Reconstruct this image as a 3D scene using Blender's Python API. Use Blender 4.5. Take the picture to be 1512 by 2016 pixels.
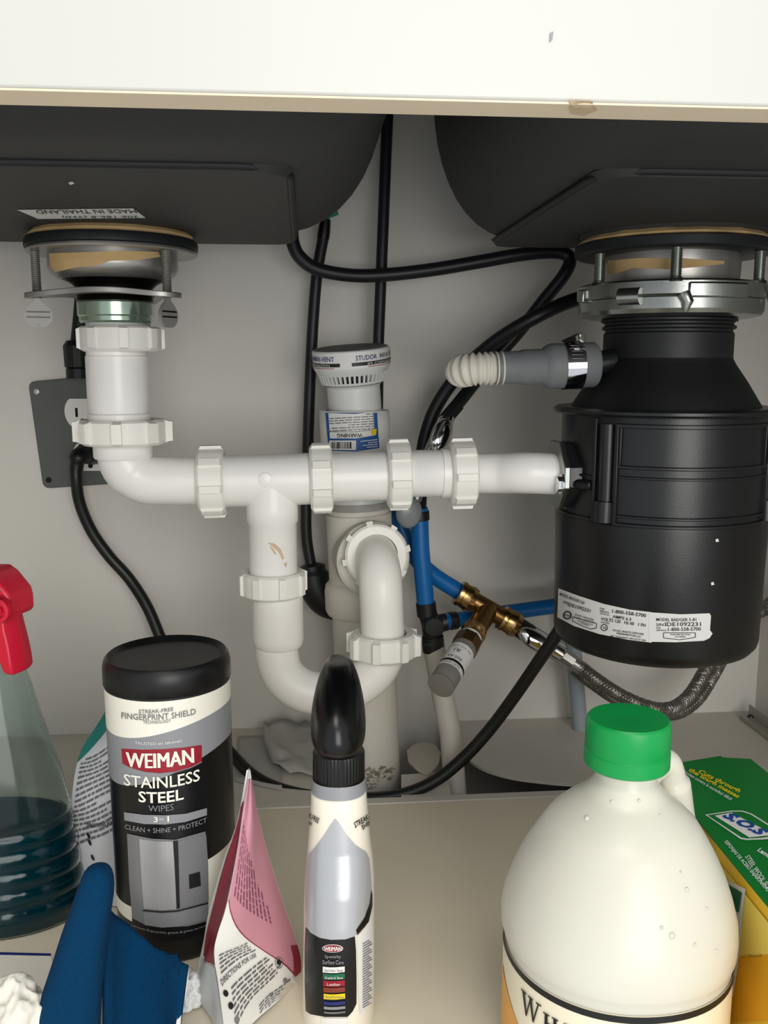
import bpy, bmesh, math, random
from mathutils import Vector, Matrix, geometry, noise
from mathutils.bvhtree import BVHTree

for o in list(bpy.data.objects):
    bpy.data.objects.remove(o, do_unlink=True)
SC = bpy.context.scene
V = Vector
rnd = random.Random(7)

# ------------------------------------------------------------------ camera
F = 1800.0                      # focal length in pixels of a 1512 x 2016 frame
PITCH, YAW = math.radians(9.2), math.radians(5.0)
CAM = V((0, 0, 0.41))
cd = bpy.data.cameras.new('camera')
cam = bpy.data.objects.new('camera', cd)
SC.collection.objects.link(cam)
cam.location = CAM
cam.rotation_euler = (math.pi/2 - PITCH, 0, -YAW)
cd.sensor_fit = 'VERTICAL'; cd.sensor_height = 36.0; cd.lens = 36.0*F/2016.0
cd.clip_start = 0.01
SC.camera = cam
# ------------------------------------------------------------------ world, daylight, exposure
w = bpy.data.worlds.new('kitchen_daylight'); SC.world = w; w.use_nodes = True
bg = w.node_tree.nodes['Background']
bg.inputs[0].default_value = (0.92, 0.96, 1.0, 1); bg.inputs[1].default_value = 0.84
def area_light(name, loc, target, sx, sy, power, color):
    l = bpy.data.lights.new(name, 'AREA'); l.shape = 'RECTANGLE'; l.size = sx; l.size_y = sy
    l.energy = power; l.color = color
    o = bpy.data.objects.new(name, l); SC.collection.objects.link(o)
    o.location = loc
    o.rotation_euler = (V(target)-V(loc)).to_track_quat('-Z', 'Y').to_euler()
    return o
area_light('kitchen_window_light', (0.5, -2.1, 0.72), (0.2, 0.8, 0.3), 1.35, 1.9, 44.5, (1.0, 0.97, 0.92))
area_light('overhead_fill_light', (-0.1, -0.75, 2.0), (0.1, 0.5, 0), 0.9, 0.6, 11, (1.0, 0.95, 0.86))  # unseen overhead fill, added to brighten the floor
SC.view_settings.view_transform = 'Standard'
SC.view_settings.look = 'None'
SC.view_settings.exposure = 0.0
SC.view_settings.gamma = 1.0
SC.view_settings.use_curve_mapping = False

# ------------------------------------------------------------------ measuring helpers
FW = V((math.sin(YAW)*math.cos(PITCH), math.cos(YAW)*math.cos(PITCH), -math.sin(PITCH)))
RT = V((math.cos(YAW), -math.sin(YAW), 0))
UP = RT.cross(FW)
def ray(px, py):
    return (FW + RT*((px-756)/F) + UP*((1008-py)/F)).normalized()
def U(px, py, Y):                       # the point of the plane y = Y seen there
    r = ray(px, py); return CAM + r*(Y/r.y)
def UZ(px, py, z):                      # the point of the level z seen there
    r = ray(px, py); return CAM + r*((z-CAM.z)/r.z)
def mpp(p):                             # metres per pixel at a point
    return (p-CAM).dot(FW)/F
def S(n, Y, px=756, py=900):
    return n*mpp(U(px, py, Y))

# ------------------------------------------------------------------ materials
def lin(c):
    out = []
    for v in c:
        v = v/255.0
        out.append(v/12.92 if v <= 0.04045 else ((v+0.055)/1.055)**2.4)
    return (out[0], out[1], out[2], 1)
def mat(name, rgb, rough=0.45, metal=0.0, mottle=0.0, scale=30, bump=0.0, bscale=200, trans=0.0, ior=1.45, spec=0.5, coat=0.0, sss=0.0, alpha=1.0, stretch=None):
    m = bpy.data.materials.new(name); m.use_nodes = True
    nt = m.node_tree; b = nt.nodes['Principled BSDF']
    b.inputs['Base Color'].default_value = lin(rgb)
    b.inputs['Roughness'].default_value = rough
    b.inputs['Metallic'].default_value = metal
    b.inputs['Transmission Weight'].default_value = trans
    b.inputs['IOR'].default_value = ior
    b.inputs['Specular IOR Level'].default_value = spec
    b.inputs['Coat Weight'].default_value = coat
    b.inputs['Alpha'].default_value = alpha
    if sss > 0:
        b.inputs['Subsurface Weight'].default_value = sss
        b.inputs['Subsurface Radius'].default_value = (0.02, 0.018, 0.015)
        b.inputs['Subsurface Scale'].default_value = 0.4
    tc = nt.nodes.new('ShaderNodeTexCoord')
    src = tc.outputs['Object']
    if stretch:
        mp = nt.nodes.new('ShaderNodeMapping'); mp.inputs['Scale'].default_value = stretch
        nt.links.new(src, mp.inputs[0]); src = mp.outputs[0]
    if mottle > 0:
        n = nt.nodes.new('ShaderNodeTexNoise'); n.inputs['Scale'].default_value = scale; n.inputs['Detail'].default_value = 4
        nt.links.new(src, n.inputs['Vector'])
        mx = nt.nodes.new('ShaderNodeMix'); mx.data_type = 'RGBA'
        c = lin(rgb)
        mx.inputs[6].default_value = (c[0]*(1-mottle), c[1]*(1-mottle), c[2]*(1-mottle), 1)
        mx.inputs[7].default_value = (min(1, c[0]*(1+mottle*.6)), min(1, c[1]*(1+mottle*.6)), min(1, c[2]*(1+mottle*.6)), 1)
        nt.links.new(n.outputs[0], mx.inputs[0]); nt.links.new(mx.outputs[2], b.inputs['Base Color'])
    if bump > 0:
        n2 = nt.nodes.new('ShaderNodeTexNoise'); n2.inputs['Scale'].default_value = bscale; n2.inputs['Detail'].default_value = 3
        nt.links.new(src, n2.inputs['Vector'])
        bp = nt.nodes.new('ShaderNodeBump'); bp.inputs['Strength'].default_value = bump; bp.inputs['Distance'].default_value = 0.002
        nt.links.new(n2.outputs[0], bp.inputs['Height']); nt.links.new(bp.outputs[0], b.inputs['Normal'])
    return m
M = {}
def dm(k, *a, **kw): M[k] = mat(k, *a, **kw)
dm('melamine', (216,213,206), .5, mottle=.05, scale=6, bump=.03, bscale=400)
dm('floor_melamine', (226,216,194), .5, mottle=.05, scale=5, bump=.03, bscale=400)
dm('floor_rear', (206,201,190), .55, mottle=.12, scale=14, bump=.05)
dm('rail_laminate', (199,198,191), .35, mottle=.02, scale=4)
dm('edge_band', (236,216,186), .6, mottle=.08, scale=25)
dm('void', (30,28,25), .9)
dm('composite', (50,50,49), .62, mottle=.10, scale=500, bump=.12, bscale=900)
dm('pvc', (238,236,231), .28, mottle=.03, scale=15, bump=.02, bscale=60)
dm('pvc_nut', (236,234,226), .4, mottle=.02, scale=20)
dm('pvc_trap', (237,234,227), .34, mottle=.04, scale=12, bump=.03, bscale=60)
dm('pvc_old', (216,211,200), .45, mottle=.08, scale=14, bump=.03, bscale=80)
dm('vent_plastic', (214,215,212), .3, mottle=.02)
dm('vent_top', (120,122,122), .6, mottle=.15, scale=60)
dm('print_white', (225,224,220), .5)
dm('print_cream', (240,236,222), .42)
dm('print_black', (22,21,22), .45)
dm('print_grey', (120,120,122), .45)
dm('print_midgrey', (141,142,146), .42)
dm('print_navy', (30,42,110), .5)
dm('print_blue', (22,82,150), .5)
dm('print_red', (150,24,44), .4)
dm('print_yellow', (226,200,30), .45)
dm('print_green', (24,100,66), .45)
dm('print_brown', (128,52,34), .45)
dm('print_silver', (150,151,155), .35, metal=.35)
dm('print_light_silver', (190,190,192), .32, metal=.5, stretch=(60,60,1), mottle=.1, scale=20)
dm('rubber', (22,23,25), .5, bump=.02)
dm('hose_rubber', (25,26,29), .42, mottle=.1, scale=60)
dm('cord', (14,14,16), .4)
dm('gasket', (34,36,38), .45, mottle=.1, scale=60)
dm('steel', (168,166,162), .36, metal=.8, mottle=.08, scale=40)
dm('dark_steel', (70,68,66), .38, metal=1, mottle=.15, scale=60)
dm('zinc', (168,172,168), .3, metal=1, mottle=.12, scale=50, bump=.05, bscale=150)
dm('tab_metal', (150,148,144), .5, metal=.3, mottle=.05)
dm('green_zinc', (168,188,170), .2, metal=.85, mottle=.12, scale=40)
dm('chrome', (220,220,222), .07, metal=1)
dm('putty', (200,168,118), .8, mottle=.18, scale=50, bump=.4, bscale=90)
dm('brass', (140,108,66), .33, metal=1, mottle=.25, scale=60)
dm('brass_bright', (186,150,98), .25, metal=1, mottle=.12, scale=60)
dm('arrestor_metal', (150,146,140), .42, metal=.45, mottle=.1, scale=80)
dm('black_enamel', (19,19,20), .34, mottle=.05, bump=.05, bscale=700)
dm('black_housing', (22,23,25), .31, bump=.04, bscale=700)
dm('black_cone', (10,11,14), .6, bump=.03)
dm('pex_blue', (8,98,166), .38, mottle=.05)
dm('pex_dark', (22,22,24), .45)
dm('conduit_white', (206,200,188), .5, mottle=.10, scale=20)
dm('painted_pipe', (150,160,166), .55, mottle=.15, scale=30, stretch=(1,1,.4))
dm('braid', (136,132,126), .42, metal=.9)
dm('outlet_plate', (88,89,88), .55, mottle=.12, scale=30)
dm('outlet_white', (226,224,218), .35)
dm('grey_rubber', (112,114,116), .6, mottle=.05)
dm('hose_cream', (214,208,196), .5, sss=.1)
dm('trigger_red', (206,22,52), .35)
dm('trigger_dark_red', (158,18,38), .35)
dm('clear_plastic', (228,240,238), .08, trans=1.0, ior=1.25)
dm('teal_liquid', (0,66,84), .05, trans=.45, ior=1.2)
dm('canister_black', (14,14,15), .38, bump=.02)
dm('label_black', (14,14,16), .3)
dm('gloss_black', (7,7,8), .26)
dm('ribbed_black', (14,14,15), .35)
dm('bottle_cream', (240,233,216), .25, sss=.1)
dm('bottle_silver', (182,184,188), .28, metal=.3)
dm('jug_plastic', (219,216,202), .32, sss=.35, mottle=.03, scale=10, bump=.12, bscale=35)
dm('jug_label', (242,232,205), .45)
dm('jug_orange', (236,170,84), .45)
dm('cap_green', (10,152,72), .36, mottle=.03)
dm('box_green', (4,116,44), .4, mottle=.04)
dm('box_yellow', (240,196,50), .42, mottle=.12, scale=12)
dm('box_gold', (226,166,20), .42, mottle=.14, scale=18)
dm('box_lemon', (240,214,100), .42, mottle=.1, scale=14)
dm('logo_blue', (20,72,150), .45)
dm('foil_white', (228,228,222), .38, bump=.05, bscale=60)
dm('foil_grey', (196,198,200), .42, mottle=.05, bump=.06, bscale=60)
dm('foil_pink', (198,138,152), .38, mottle=.06, scale=20, bump=.05, bscale=60)
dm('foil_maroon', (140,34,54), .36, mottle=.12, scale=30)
dm('foil_teal', (34,116,106), .4, mottle=.1)
dm('ink_grey', (95,92,96), .6)
dm('ink_pink', (128,72,92), .6)
dm('cloth_blue', (0,54,90), 1.0, mottle=.22, scale=420, bump=.6, bscale=900, spec=.2)
dm('cloth_white', (226,226,222), .9, bump=.2)
dm('paper', (236,232,220), .8, bump=.25, bscale=120)
dm('bag_plastic', (214,216,216), .4, mottle=.08, scale=30, bump=.2, bscale=50)
dm('scrap', (176,175,168), .5, mottle=.15, scale=25, bump=.25, bscale=60)
dm('dirt', (150,138,114), .9, mottle=.4, scale=120)
dm('stain', (206,182,146), .7, mottle=.2, scale=90)
dm('sealant', (200,192,176), .6, mottle=.1)
dm('valve_grey', (150,156,156), .25, trans=.25)
dm('clear_clip', (176,172,160), .3, trans=.3)

# ------------------------------------------------------------------ mesh builder
class B:
    def __init__(s): s.v = []; s.f = []; s.m = []
    def add(s, vs, fs, mi=0):
        n = len(s.v); s.v += [V(p) for p in vs]
        for f in fs: s.f.append(tuple(i+n for i in f)); s.m.append(mi)
        return s
def frame(ax, ref=None):
    ax = V(ax).normalized()
    if ref is None: ref = V((0,0,1)) if abs(ax.z) < .9 else V((0,-1,0))
    ref = V(ref); e1 = (ref - ax*ref.dot(ax)).normalized(); e2 = ax.cross(e1)
    return ax, e1, e2
def lathe(b, C, ax, prof, segs=48, ref=None, mi=0, sx=1.0, sy=1.0, phase=0.0):
    # prof: (radius, distance along the axis); ends at radius 0 close the shape
    ax, e1, e2 = frame(ax, ref); C = V(C); vs = []; rows = []
    for r, t in prof:
        if r < 1e-7: rows.append([len(vs)]); vs.append(C+ax*t)
        else:
            rows.append(list(range(len(vs), len(vs)+segs)))
            for k in range(segs):
                a = 2*math.pi*k/segs+phase
                vs.append(C+ax*t+e1*(r*sx*math.cos(a))+e2*(r*sy*math.sin(a)))
    fs = []
    for i in range(len(rows)-1):
        p, q = rows[i], rows[i+1]
        if len(p) == 1 and len(q) == 1: continue
        for k in range(segs):
            k2 = (k+1) % segs
            if len(p) == 1: fs.append((p[0], q[k2], q[k]))
            elif len(q) == 1: fs.append((p[k], p[k2], q[0]))
            else: fs.append((p[k], p[k2], q[k2], q[k]))
    return b.add(vs, fs, mi)
def cat(pts, n=8):
    pts = [V(p) for p in pts]
    if len(pts) < 3:
        return [pts[0].lerp(pts[-1], i/n) for i in range(n+1)]
    P = [pts[0]*2-pts[1]] + pts + [pts[-1]*2-pts[-2]]; out = []
    for i in range(1, len(P)-2):
        a, c, d, e = P[i-1], P[i], P[i+1], P[i+2]
        for k in range(n):
            t = k/n
            out.append(.5*((2*c)+(d-a)*t+(2*a-5*c+4*d-e)*t*t+(3*c-a-3*d+e)*t**3))
    out.append(pts[-1]); return out
def tube(b, pts, rad, segs=20, mi=0, caps=True, round_end=0.0):
    pts = [V(p) for p in pts]; n = len(pts)
    if not hasattr(rad, '__len__'): rad = [rad]*n
    T = [(pts[min(i+1, n-1)]-pts[max(i-1, 0)]).normalized() for i in range(n)]
    _, e1, _ = frame(T[0]); vs = []; fs = []
    for i in range(n):
        if i: e1 = (e1-T[i]*e1.dot(T[i])).normalized()
        e2 = T[i].cross(e1)
        for k in range(segs):
            a = 2*math.pi*k/segs; vs.append(pts[i]+e1*(rad[i]*math.cos(a))+e2*(rad[i]*math.sin(a)))
    for i in range(n-1):
        for k in range(segs):
            k2 = (k+1) % segs
            fs.append((i*segs+k, i*segs+k2, (i+1)*segs+k2, (i+1)*segs+k))
    if caps:
        fs.append(tuple(range(segs-1, -1, -1))); fs.append(tuple((n-1)*segs+k for k in range(segs)))
    return b.add(vs, fs, mi)
def box(b, c, sx, sy, sz, R=None, mi=0):
    c = V(c); vs = []
    for x in (-1, 1):
        for y in (-1, 1):
            for z in (-1, 1):
                p = V((x*sx/2, y*sy/2, z*sz/2)); vs.append(c+(R @ p if R else p))
    return b.add(vs, [(0,1,3,2),(4,6,7,5),(0,4,5,1),(2,3,7,6),(0,2,6,4),(1,5,7,3)], mi)
def prism(b, poly, off, mi=0):
    n = len(poly); vs = [V(p) for p in poly]+[V(p)+V(off) for p in poly]
    fs = [tuple(range(n-1, -1, -1)), tuple(range(n, 2*n))]+[(i, (i+1)%n, n+(i+1)%n, n+i) for i in range(n)]
    return b.add(vs, fs, mi)
def loft(b, rows, closed=True, cap0=False, cap1=False, mi=0):
    n = len(rows[0]); vs = [p for r in rows for p in r]; fs = []
    for i in range(len(rows)-1):
        for k in range(n if closed else n-1):
            k2 = (k+1) % n
            fs.append((i*n+k, i*n+k2, (i+1)*n+k2, (i+1)*n+k))
    if cap0: fs.append(tuple(range(n-1, -1, -1)))
    if cap1: fs.append(tuple((len(rows)-1)*n+k for k in range(n)))
    return b.add(vs, fs, mi)
def curved_box(b, C, ax, ref, r0, r1, a0, a1, t0, t1, n=None, mi=0):
    # a block bent round an axis; angles in radians from ref
    ax, e1, e2 = frame(ax, ref); C = V(C)
    n = n or max(2, int(abs(a1-a0)/.12)+1); rows = []
    for i in range(n+1):
        a = a0+(a1-a0)*i/n; d = e1*math.cos(a)+e2*math.sin(a)
        rows.append([C+d*r0+ax*t0, C+d*r1+ax*t0, C+d*r1+ax*t1, C+d*r0+ax*t1])
    return loft(b, rows, True, True, True, mi)
def rrect(x0, x1, y0, y1, r, z, n=8):
    out = []
    for cx, cy, a0 in ((x1-r, y1-r, 0), (x0+r, y1-r, 90), (x0+r, y0+r, 180), (x1-r, y0+r, 270)):
        for k in range(n+1):
            a = math.radians(a0+90*k/n); out.append(V((cx+r*math.cos(a), cy+r*math.sin(a), z)))
    return out

def root(name, loc, label, cat_, group=None):
    o = bpy.data.objects.new(name, None); SC.collection.objects.link(o)
    o.empty_display_size = .03; o.location = loc
    o['label'] = label; o['category'] = cat_
    if group: o['group'] = group
    return o
ORG = {}
def obj(name, b, m, parent=None, sharp=38, bevel=0.0, label=None, category=None, kind=None, group=None, solid=0.0, sub=0):
    me = bpy.data.meshes.new(name)
    if parent is not None:
        top = parent
        while top.parent: top = top.parent
        org = V(ORG.get(top.name, top.location))
    else:
        xs = [p.x for p in b.v]; ys = [p.y for p in b.v]; zs = [p.z for p in b.v]
        org = V(((min(xs)+max(xs))/2, (min(ys)+max(ys))/2, min(zs)))
    me.from_pydata([tuple(p-org) for p in b.v], [], b.f)
    bm = bmesh.new(); bm.from_mesh(me)
    bmesh.ops.recalc_face_normals(bm, faces=bm.faces); bm.to_mesh(me); bm.free()
    ms = m if isinstance(m, (list, tuple)) else [m]
    for x in ms: me.materials.append(M[x] if isinstance(x, str) else x)
    if len(ms) > 1: me.polygons.foreach_set('material_index', b.m)
    me.polygons.foreach_set('use_smooth', [True]*len(me.polygons))
    me.set_sharp_from_angle(angle=math.radians(sharp))
    o = bpy.data.objects.new(name, me); SC.collection.objects.link(o)
    if parent is not None: o.parent = parent
    else:
        o.location = org; ORG[o.name] = tuple(org)
    if label: o['label'] = label
    if category: o['category'] = category
    if kind: o['kind'] = kind
    if group: o['group'] = group
    if solid:
        s = o.modifiers.new('thickness', 'SOLIDIFY'); s.thickness = solid; s.offset = 0
    if bevel:
        mo = o.modifiers.new('bevel', 'BEVEL'); mo.width = bevel; mo.segments = 2; mo.limit_method = 'ANGLE'; mo.angle_limit = math.radians(40)
    if sub:
        su = o.modifiers.new('smooth', 'SUBSURF'); su.levels = sub; su.render_levels = sub
    return o

# ---------------- flat print laid on curved surfaces
class Skin:
    def __init__(s, *bs):
        vs, fs = [], []
        for b in bs:
            n = len(vs); vs += b.v; fs += [tuple(i+n for i in f) for f in b.f]
        s.t = BVHTree.FromPolygons(vs, fs)
    def hit(s, px, py, off):
        d = ray(px, py); loc, nor, i, dist = s.t.ray_cast(CAM, d)
        if loc is None: return None
        if nor.dot(d) > 0: nor = -nor
        return loc + nor*off
def _cut(bm, x0, x1, y0, y1, g):
    for ax, lo, hi in ((0, x0, x1), (1, y0, y1)):
        n = int((hi-lo)/g)
        for i in range(1, n+1):
            co = V((0,0,0)); co[ax] = lo+(hi-lo)*i/(n+1); no = V((0,0,0)); no[ax] = 1
            bmesh.ops.bisect_plane(bm, geom=bm.verts[:]+bm.edges[:]+bm.faces[:], plane_co=co, plane_no=no)
def _map(bm, fn):
    b = B(); ok = {}
    for v in bm.verts:
        p = fn(v.co.x, v.co.y)
        if p is not None: ok[v.index] = len(b.v); b.v.append(V(p))
    for f in bm.faces:
        if all(v.index in ok for v in f.verts):
            b.f.append(tuple(ok[v.index] for v in f.verts)); b.m.append(0)
    return b
def poly2d(pts, g):
    bm = bmesh.new()
    vs = [bm.verts.new((p[0], p[1], 0)) for p in pts]
    tri = geometry.tessellate_polygon([[V((p[0], p[1], 0)) for p in pts]])
    for t in tri:
        try: bm.faces.new([vs[i] for i in t])
        except ValueError: pass
    xs = [p[0] for p in pts]; ys = [p[1] for p in pts]
    _cut(bm, min(xs), max(xs), min(ys), max(ys), g)
    bm.verts.index_update(); return bm
_tc = {}
def text2d(s, bold=0.0, shear=0.0, cuts=0):
    # lettering as a flat bmesh scaled into the unit box (0..1, 0..1)
    key = (s, bold, shear, cuts)
    cu = bpy.data.curves.new('t', 'FONT'); cu.body = s; cu.size = 1; cu.resolution_u = 2; cu.offset = bold; cu.shear = shear; cu.fill_mode = 'FRONT'
    o = bpy.data.objects.new('t', cu); SC.collection.objects.link(o)
    me = bpy.data.meshes.new_from_object(o.evaluated_get(bpy.context.evaluated_depsgraph_get()))
    bpy.data.objects.remove(o, do_unlink=True); bpy.data.curves.remove(cu)
    bm = bmesh.new(); bm.from_mesh(me); bpy.data.meshes.remove(me)
    xs = [v.co.x for v in bm.verts]; ys = [v.co.y for v in bm.verts]
    x0, x1, y0, y1 = min(xs), max(xs), min(ys), max(ys)
    for v in bm.verts: v.co = V(((v.co.x-x0)/(x1-x0), (v.co.y-y0)/(y1-y0), 0))
    if cuts: _cut(bm, 0, 1, 0, 1.0001, 1.0/cuts)
    bm.verts.index_update(); return bm
def print_poly(name, pts, skin, m, parent, off=.0004, g=14, label=None):
    bm = poly2d(pts, g); b = _map(bm, lambda x, y: skin.hit(x, y, off)); bm.free()
    return obj(name, b, m, parent, label=label)
def print_text(s, p0, pm, p1, h, skin, m, parent, off=.0008, bold=0.0, shear=0.0, up=None, name='lettering', cuts=None):
    # baseline p0 -> pm -> p1 in pixels, letters h pixels tall
    p0, pm_, p1 = V(p0), V(pm) if pm else None, V(p1)
    if pm_ is None: pm_ = (p0+p1)/2
    c = pm_*2-(p0+p1)/2
    upv = V(up) if up else V(((p1-p0).y, -(p1-p0).x)).normalized()*h
    bm = text2d(s, bold, shear, cuts or max(4, int((p1-p0).length/9)))
    def fn(u, v):
        q = p0*(1-u)**2+c*(2*u*(1-u))+p1*u*u+upv*v
        return skin.hit(q.x, q.y, off)
    b = _map(bm, fn); bm.free()
    return obj(name, b, m, parent)
def lines(name, n, fn, m, parent, lens=None, wid=.35, seed=1):
    # n rows of small print, broken into word-length strips; fn(u, v) -> point
    r = random.Random(seed); b = B()
    for i in range(n):
        v0 = (i+.5-wid/2)/n; v1 = (i+.5+wid/2)/n; u = 0.0
        end = lens[i % len(lens)] if lens else 1.0
        while u < end:
            du = min(r.uniform(.05, .16), end-u)
            k = max(1, int(du/.05))
            for j in range(k):
                a, c = u+du*j/k, u+du*(j+1)/k
                q = [fn(a, v0), fn(c, v0), fn(c, v1), fn(a, v1)]
                if all(x is not None for x in q): b.add(q, [(0,1,2,3)])
            u += du+.022
    return obj(name, b, m, parent)
def quadpx(p00, p10, p11, p01):
    def f(u, v):
        a = V(p00).lerp(V(p10), u); c = V(p01).lerp(V(p11), u); return a.lerp(c, v)
    return f

def slip_nut(name, C, ax, R, L, rin, parent, m='pvc_nut', lugs=8, lug=.0026, ref=None, phase=0.0, lw=.19):
    # slip-joint nut: an open ring with raised grip lugs round it
    ax, e1, e2 = frame(ax, ref); C = V(C); b = B(); angs = []
    for k in range(lugs):
        a = 2*math.pi*k/lugs+phase; h = lw/2
        angs += [(a-h-.001, 0), (a-h, 1), (a, 1), (a+h, 1), (a+h+.001, 0)]
        g = 2*math.pi/lugs-2*h
        angs += [(a+h+g*q, 0) for q in (.2, .4, .6, .8)]
    prof = [(rin, .46, 0), (R-.0022, .5, 0), (R, .42, .45), (R, .40, 1), (R, -.36, 1), (R, -.38, .45), (R-.001, -.44, 0), (R-.003, -.5, 0), (rin, -.5, 0)]
    rows = []
    for r, t, lf in prof:
        rows.append([C+ax*(t*L)+(e1*math.cos(a)+e2*math.sin(a))*(r+lug*lf*on) for a, on in angs])
    rows.append(rows[0]); loft(b, rows, True)
    return obj(name, b, m, parent, sharp=30)

# ================================================================== THE CABINET
YW = 1.0
XR = U(1486, 1400, YW).x
XL = -.44
ZA = U(756, 191, .36).z                 # underside of the front rail
ZC = ZA+.215                            # underside of the worktop
b = B(); box(b, (.02, .37, (ZA+ZC)/2), 1.3, .02, ZC-ZA)
rail = obj('trim_1', b, 'rail_laminate', bevel=.0012, kind='structure', label='white front rail of the sink cabinet, across the top of the picture')
b = B(); box(b, (.02, .3702, ZA-.0004), 1.3, .0196, .0008)
obj('edge_band', b, 'edge_band', rail, label='beige edge band under the rail')
rk = Skin(); 
railB = B(); box(railB, (.02, .37, (ZA+ZC)/2), 1.3, .02, ZC-ZA)
rsk = Skin(railB)
print_poly('scuff_mark', [(1082,66),(1089,62),(1087,78),(1081,84)], rsk, 'print_midgrey', rail, g=8)
print_poly('stain', [(1118,199),(1165,201),(1175,212),(1150,222),(1125,218)], Skin(railB), 'stain', rail, off=.0012, g=8)

b = B(); box(b, ((XL+XR)/2, YW+.008, .30), XR-XL+.05, .016, ZC+.2-(-.0))
b = B(); prism(b, [(XL-.02, YW, -.12), (XR+.02, YW, -.12), (XR+.02, YW, ZC), (XL-.02, YW, ZC)], (0, .016, 0))
obj('wall_back', b, 'melamine', kind='structure')
b = B(); prism(b, [(XR, .38, -.12), (XR, YW, -.12), (XR, YW, ZC), (XR, .38, ZC)], (.016, 0, 0))
obj('wall_right', b, 'melamine', kind='structure')
b = B(); prism(b, [(XL, .38, -.12), (XL, YW, -.12), (XL, YW, ZC), (XL, .38, ZC)], (-.016, 0, 0))
obj('wall_left', b, 'melamine', kind='structure')
b = B(); box(b, ((XL+XR)/2, .68, ZC+.015), XR-XL+.05, .66, .03)
obj('ceiling', b, 'melamine', kind='structure', label='underside of the worktop above the sink')
# floor: front board, batten, and the sawn rear boards round the pipe opening
YB = UZ(800, 1582, 0).y
b = B(); prism(b, [(XL, .38, 0), (XR, .38, 0), (XR, YB, 0), (XL, YB, 0)], (0, 0, -.016))
floor = obj('floor', b, 'floor_melamine', kind='structure', bevel=.0008)
yb2 = YB+.012
b = B(); prism(b, [(XL, YB+.0005, .0012), (XR, YB+.0005, .0012), (XR, yb2, .0012), (XL, yb2, .0012)], (0, 0, -.017))
obj('floor_batten', b, 'floor_rear', floor, bevel=.0008)
hl = UZ(640, 1500, 0).x
b = B(); prism(b, [(XL, yb2+.001, 0), (hl, yb2+.001, 0), (hl, YW, 0), (XL, YW, 0)], (0, 0, -.016))
obj('floor_board', b, 'floor_rear', floor, bevel=.0008)
edge = cat([UZ(908, 1470, 0), UZ(922, 1493, 0), UZ(950, 1512, 0), UZ(1000, 1528, 0), UZ(1060, 1537, 0), UZ(1130, 1543, 0), UZ(1240, 1546, 0)], 6)
xr0 = UZ(1262, 1556, 0).x
poly = [V((edge[0].x-.012, YW, 0))] + edge + [V((xr0, yb2+.001, 0)), V((XR, yb2+.001, 0)), V((XR, YW, 0))]
b = B(); prism(b, [V((p.x, p.y, 0)) for p in poly], (0, 0, -.0032))
obj('floor_board', b, 'floor_rear', floor, sharp=30, label='rear board sawn in a curve round the pipe opening')
b = B(); prism(b, [(XL, .38, -.12), (XR, .38, -.12), (XR, YW, -.12), (XL, YW, -.12)], (0, 0, -.01))
obj('subfloor', b, 'void', floor)
b = B(); prism(b, [(XL, .40, -.12), (XR, .40, -.12), (XR, .40, -.017), (XL, .40, -.017)], (0, .012, 0))
obj('toe_kick', b, 'melamine', floor)
b = B()
p0, p1 = UZ(1466, 1406, .006), UZ(1545, 1465, .006)
d = (p1-p0).normalized(); nrm = V((-d.y, d.x, 0))
prism(b, [p0+nrm*.006, p1+nrm*.006, p1-nrm*.006, p0-nrm*.006], (0, 0, -.0058))
prism(b, [p0+nrm*.006, p1+nrm*.006, p1+nrm*.0045, p0+nrm*.0045], (0, 0, .012))
br = obj('corner_bracket', b, 'clear_clip', bevel=.0006, label='small translucent plastic bracket in the rear right corner of the floor', category='bracket')
b = B(); lathe(b, UZ(1478, 1411, .0062), (0,0,1), [(0,0),(.004,0),(.0035,.0015),(0,.002)], 16)
obj('screw_head', b, 'dark_steel', br)

# loose scraps on the floor behind
def sheet(name, pts, zs, label, m='scrap', cat_='scrap', seed=0, amp=.004, n=10):
    b = B(); rows = []
    P = [UZ(p[0], p[1], z) for p, z in zip(pts, zs)]
    for i in range(n+1):
        row = []
        for j in range(n+1):
            u, v = i/n, j/n
            p = P[0].lerp(P[1], u).lerp(P[3].lerp(P[2], u), v)
            k = noise.noise(p*38+V((seed, 0, 0)))
            k2 = noise.noise(p*38+V((0, seed+9, 0)))
            row.append(V((p.x+k2*amp*.9, p.y+k*amp*.9, max(.0012, p.z+abs(k)*amp*1.6))))
        rows.append(row)
    loft(b, rows, False)
    return obj(name, b, m, sharp=60, label=label, category=cat_, solid=.0008)
sheet('plastic_scrap', [(512,1425),(615,1428),(640,1530),(540,1520)], [.012,.012,.002,.002], 'crumpled grey plastic scrap on the floor under the trap bend', seed=3, amp=.008)
sheet('cardboard_scrap', [(470,1450),(548,1447),(556,1556),(462,1538)], [.001,.001,.001,.001], 'flat grey scrap sheet on the rear floor left of the trap', seed=6, amp=.0015)
b = B()
ring = [UZ(x, y, .004) for x, y in ((800,1478),(812,1466),(835,1460),(858,1466),(868,1482),(864,1502),(850,1518),(842,1524),(822,1514),(804,1498))]
prism(b, ring, (0, 0, -.003))
obj('white_flap', b, 'sealant', sharp=30, label='small round off-white plastic flap between the standing pipe and the sloping pipe', category='flap', bevel=.0006)
b = B()
prism(b, [UZ(x, y, .0005) for x, y in ((790,1525),(880,1520),(888,1566),(790,1568))], (0, 0, -.006))
obj('filler_board', b, 'floor_rear', label='small pale filler board on the floor at the foot of the standing pipe', category='board')

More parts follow.
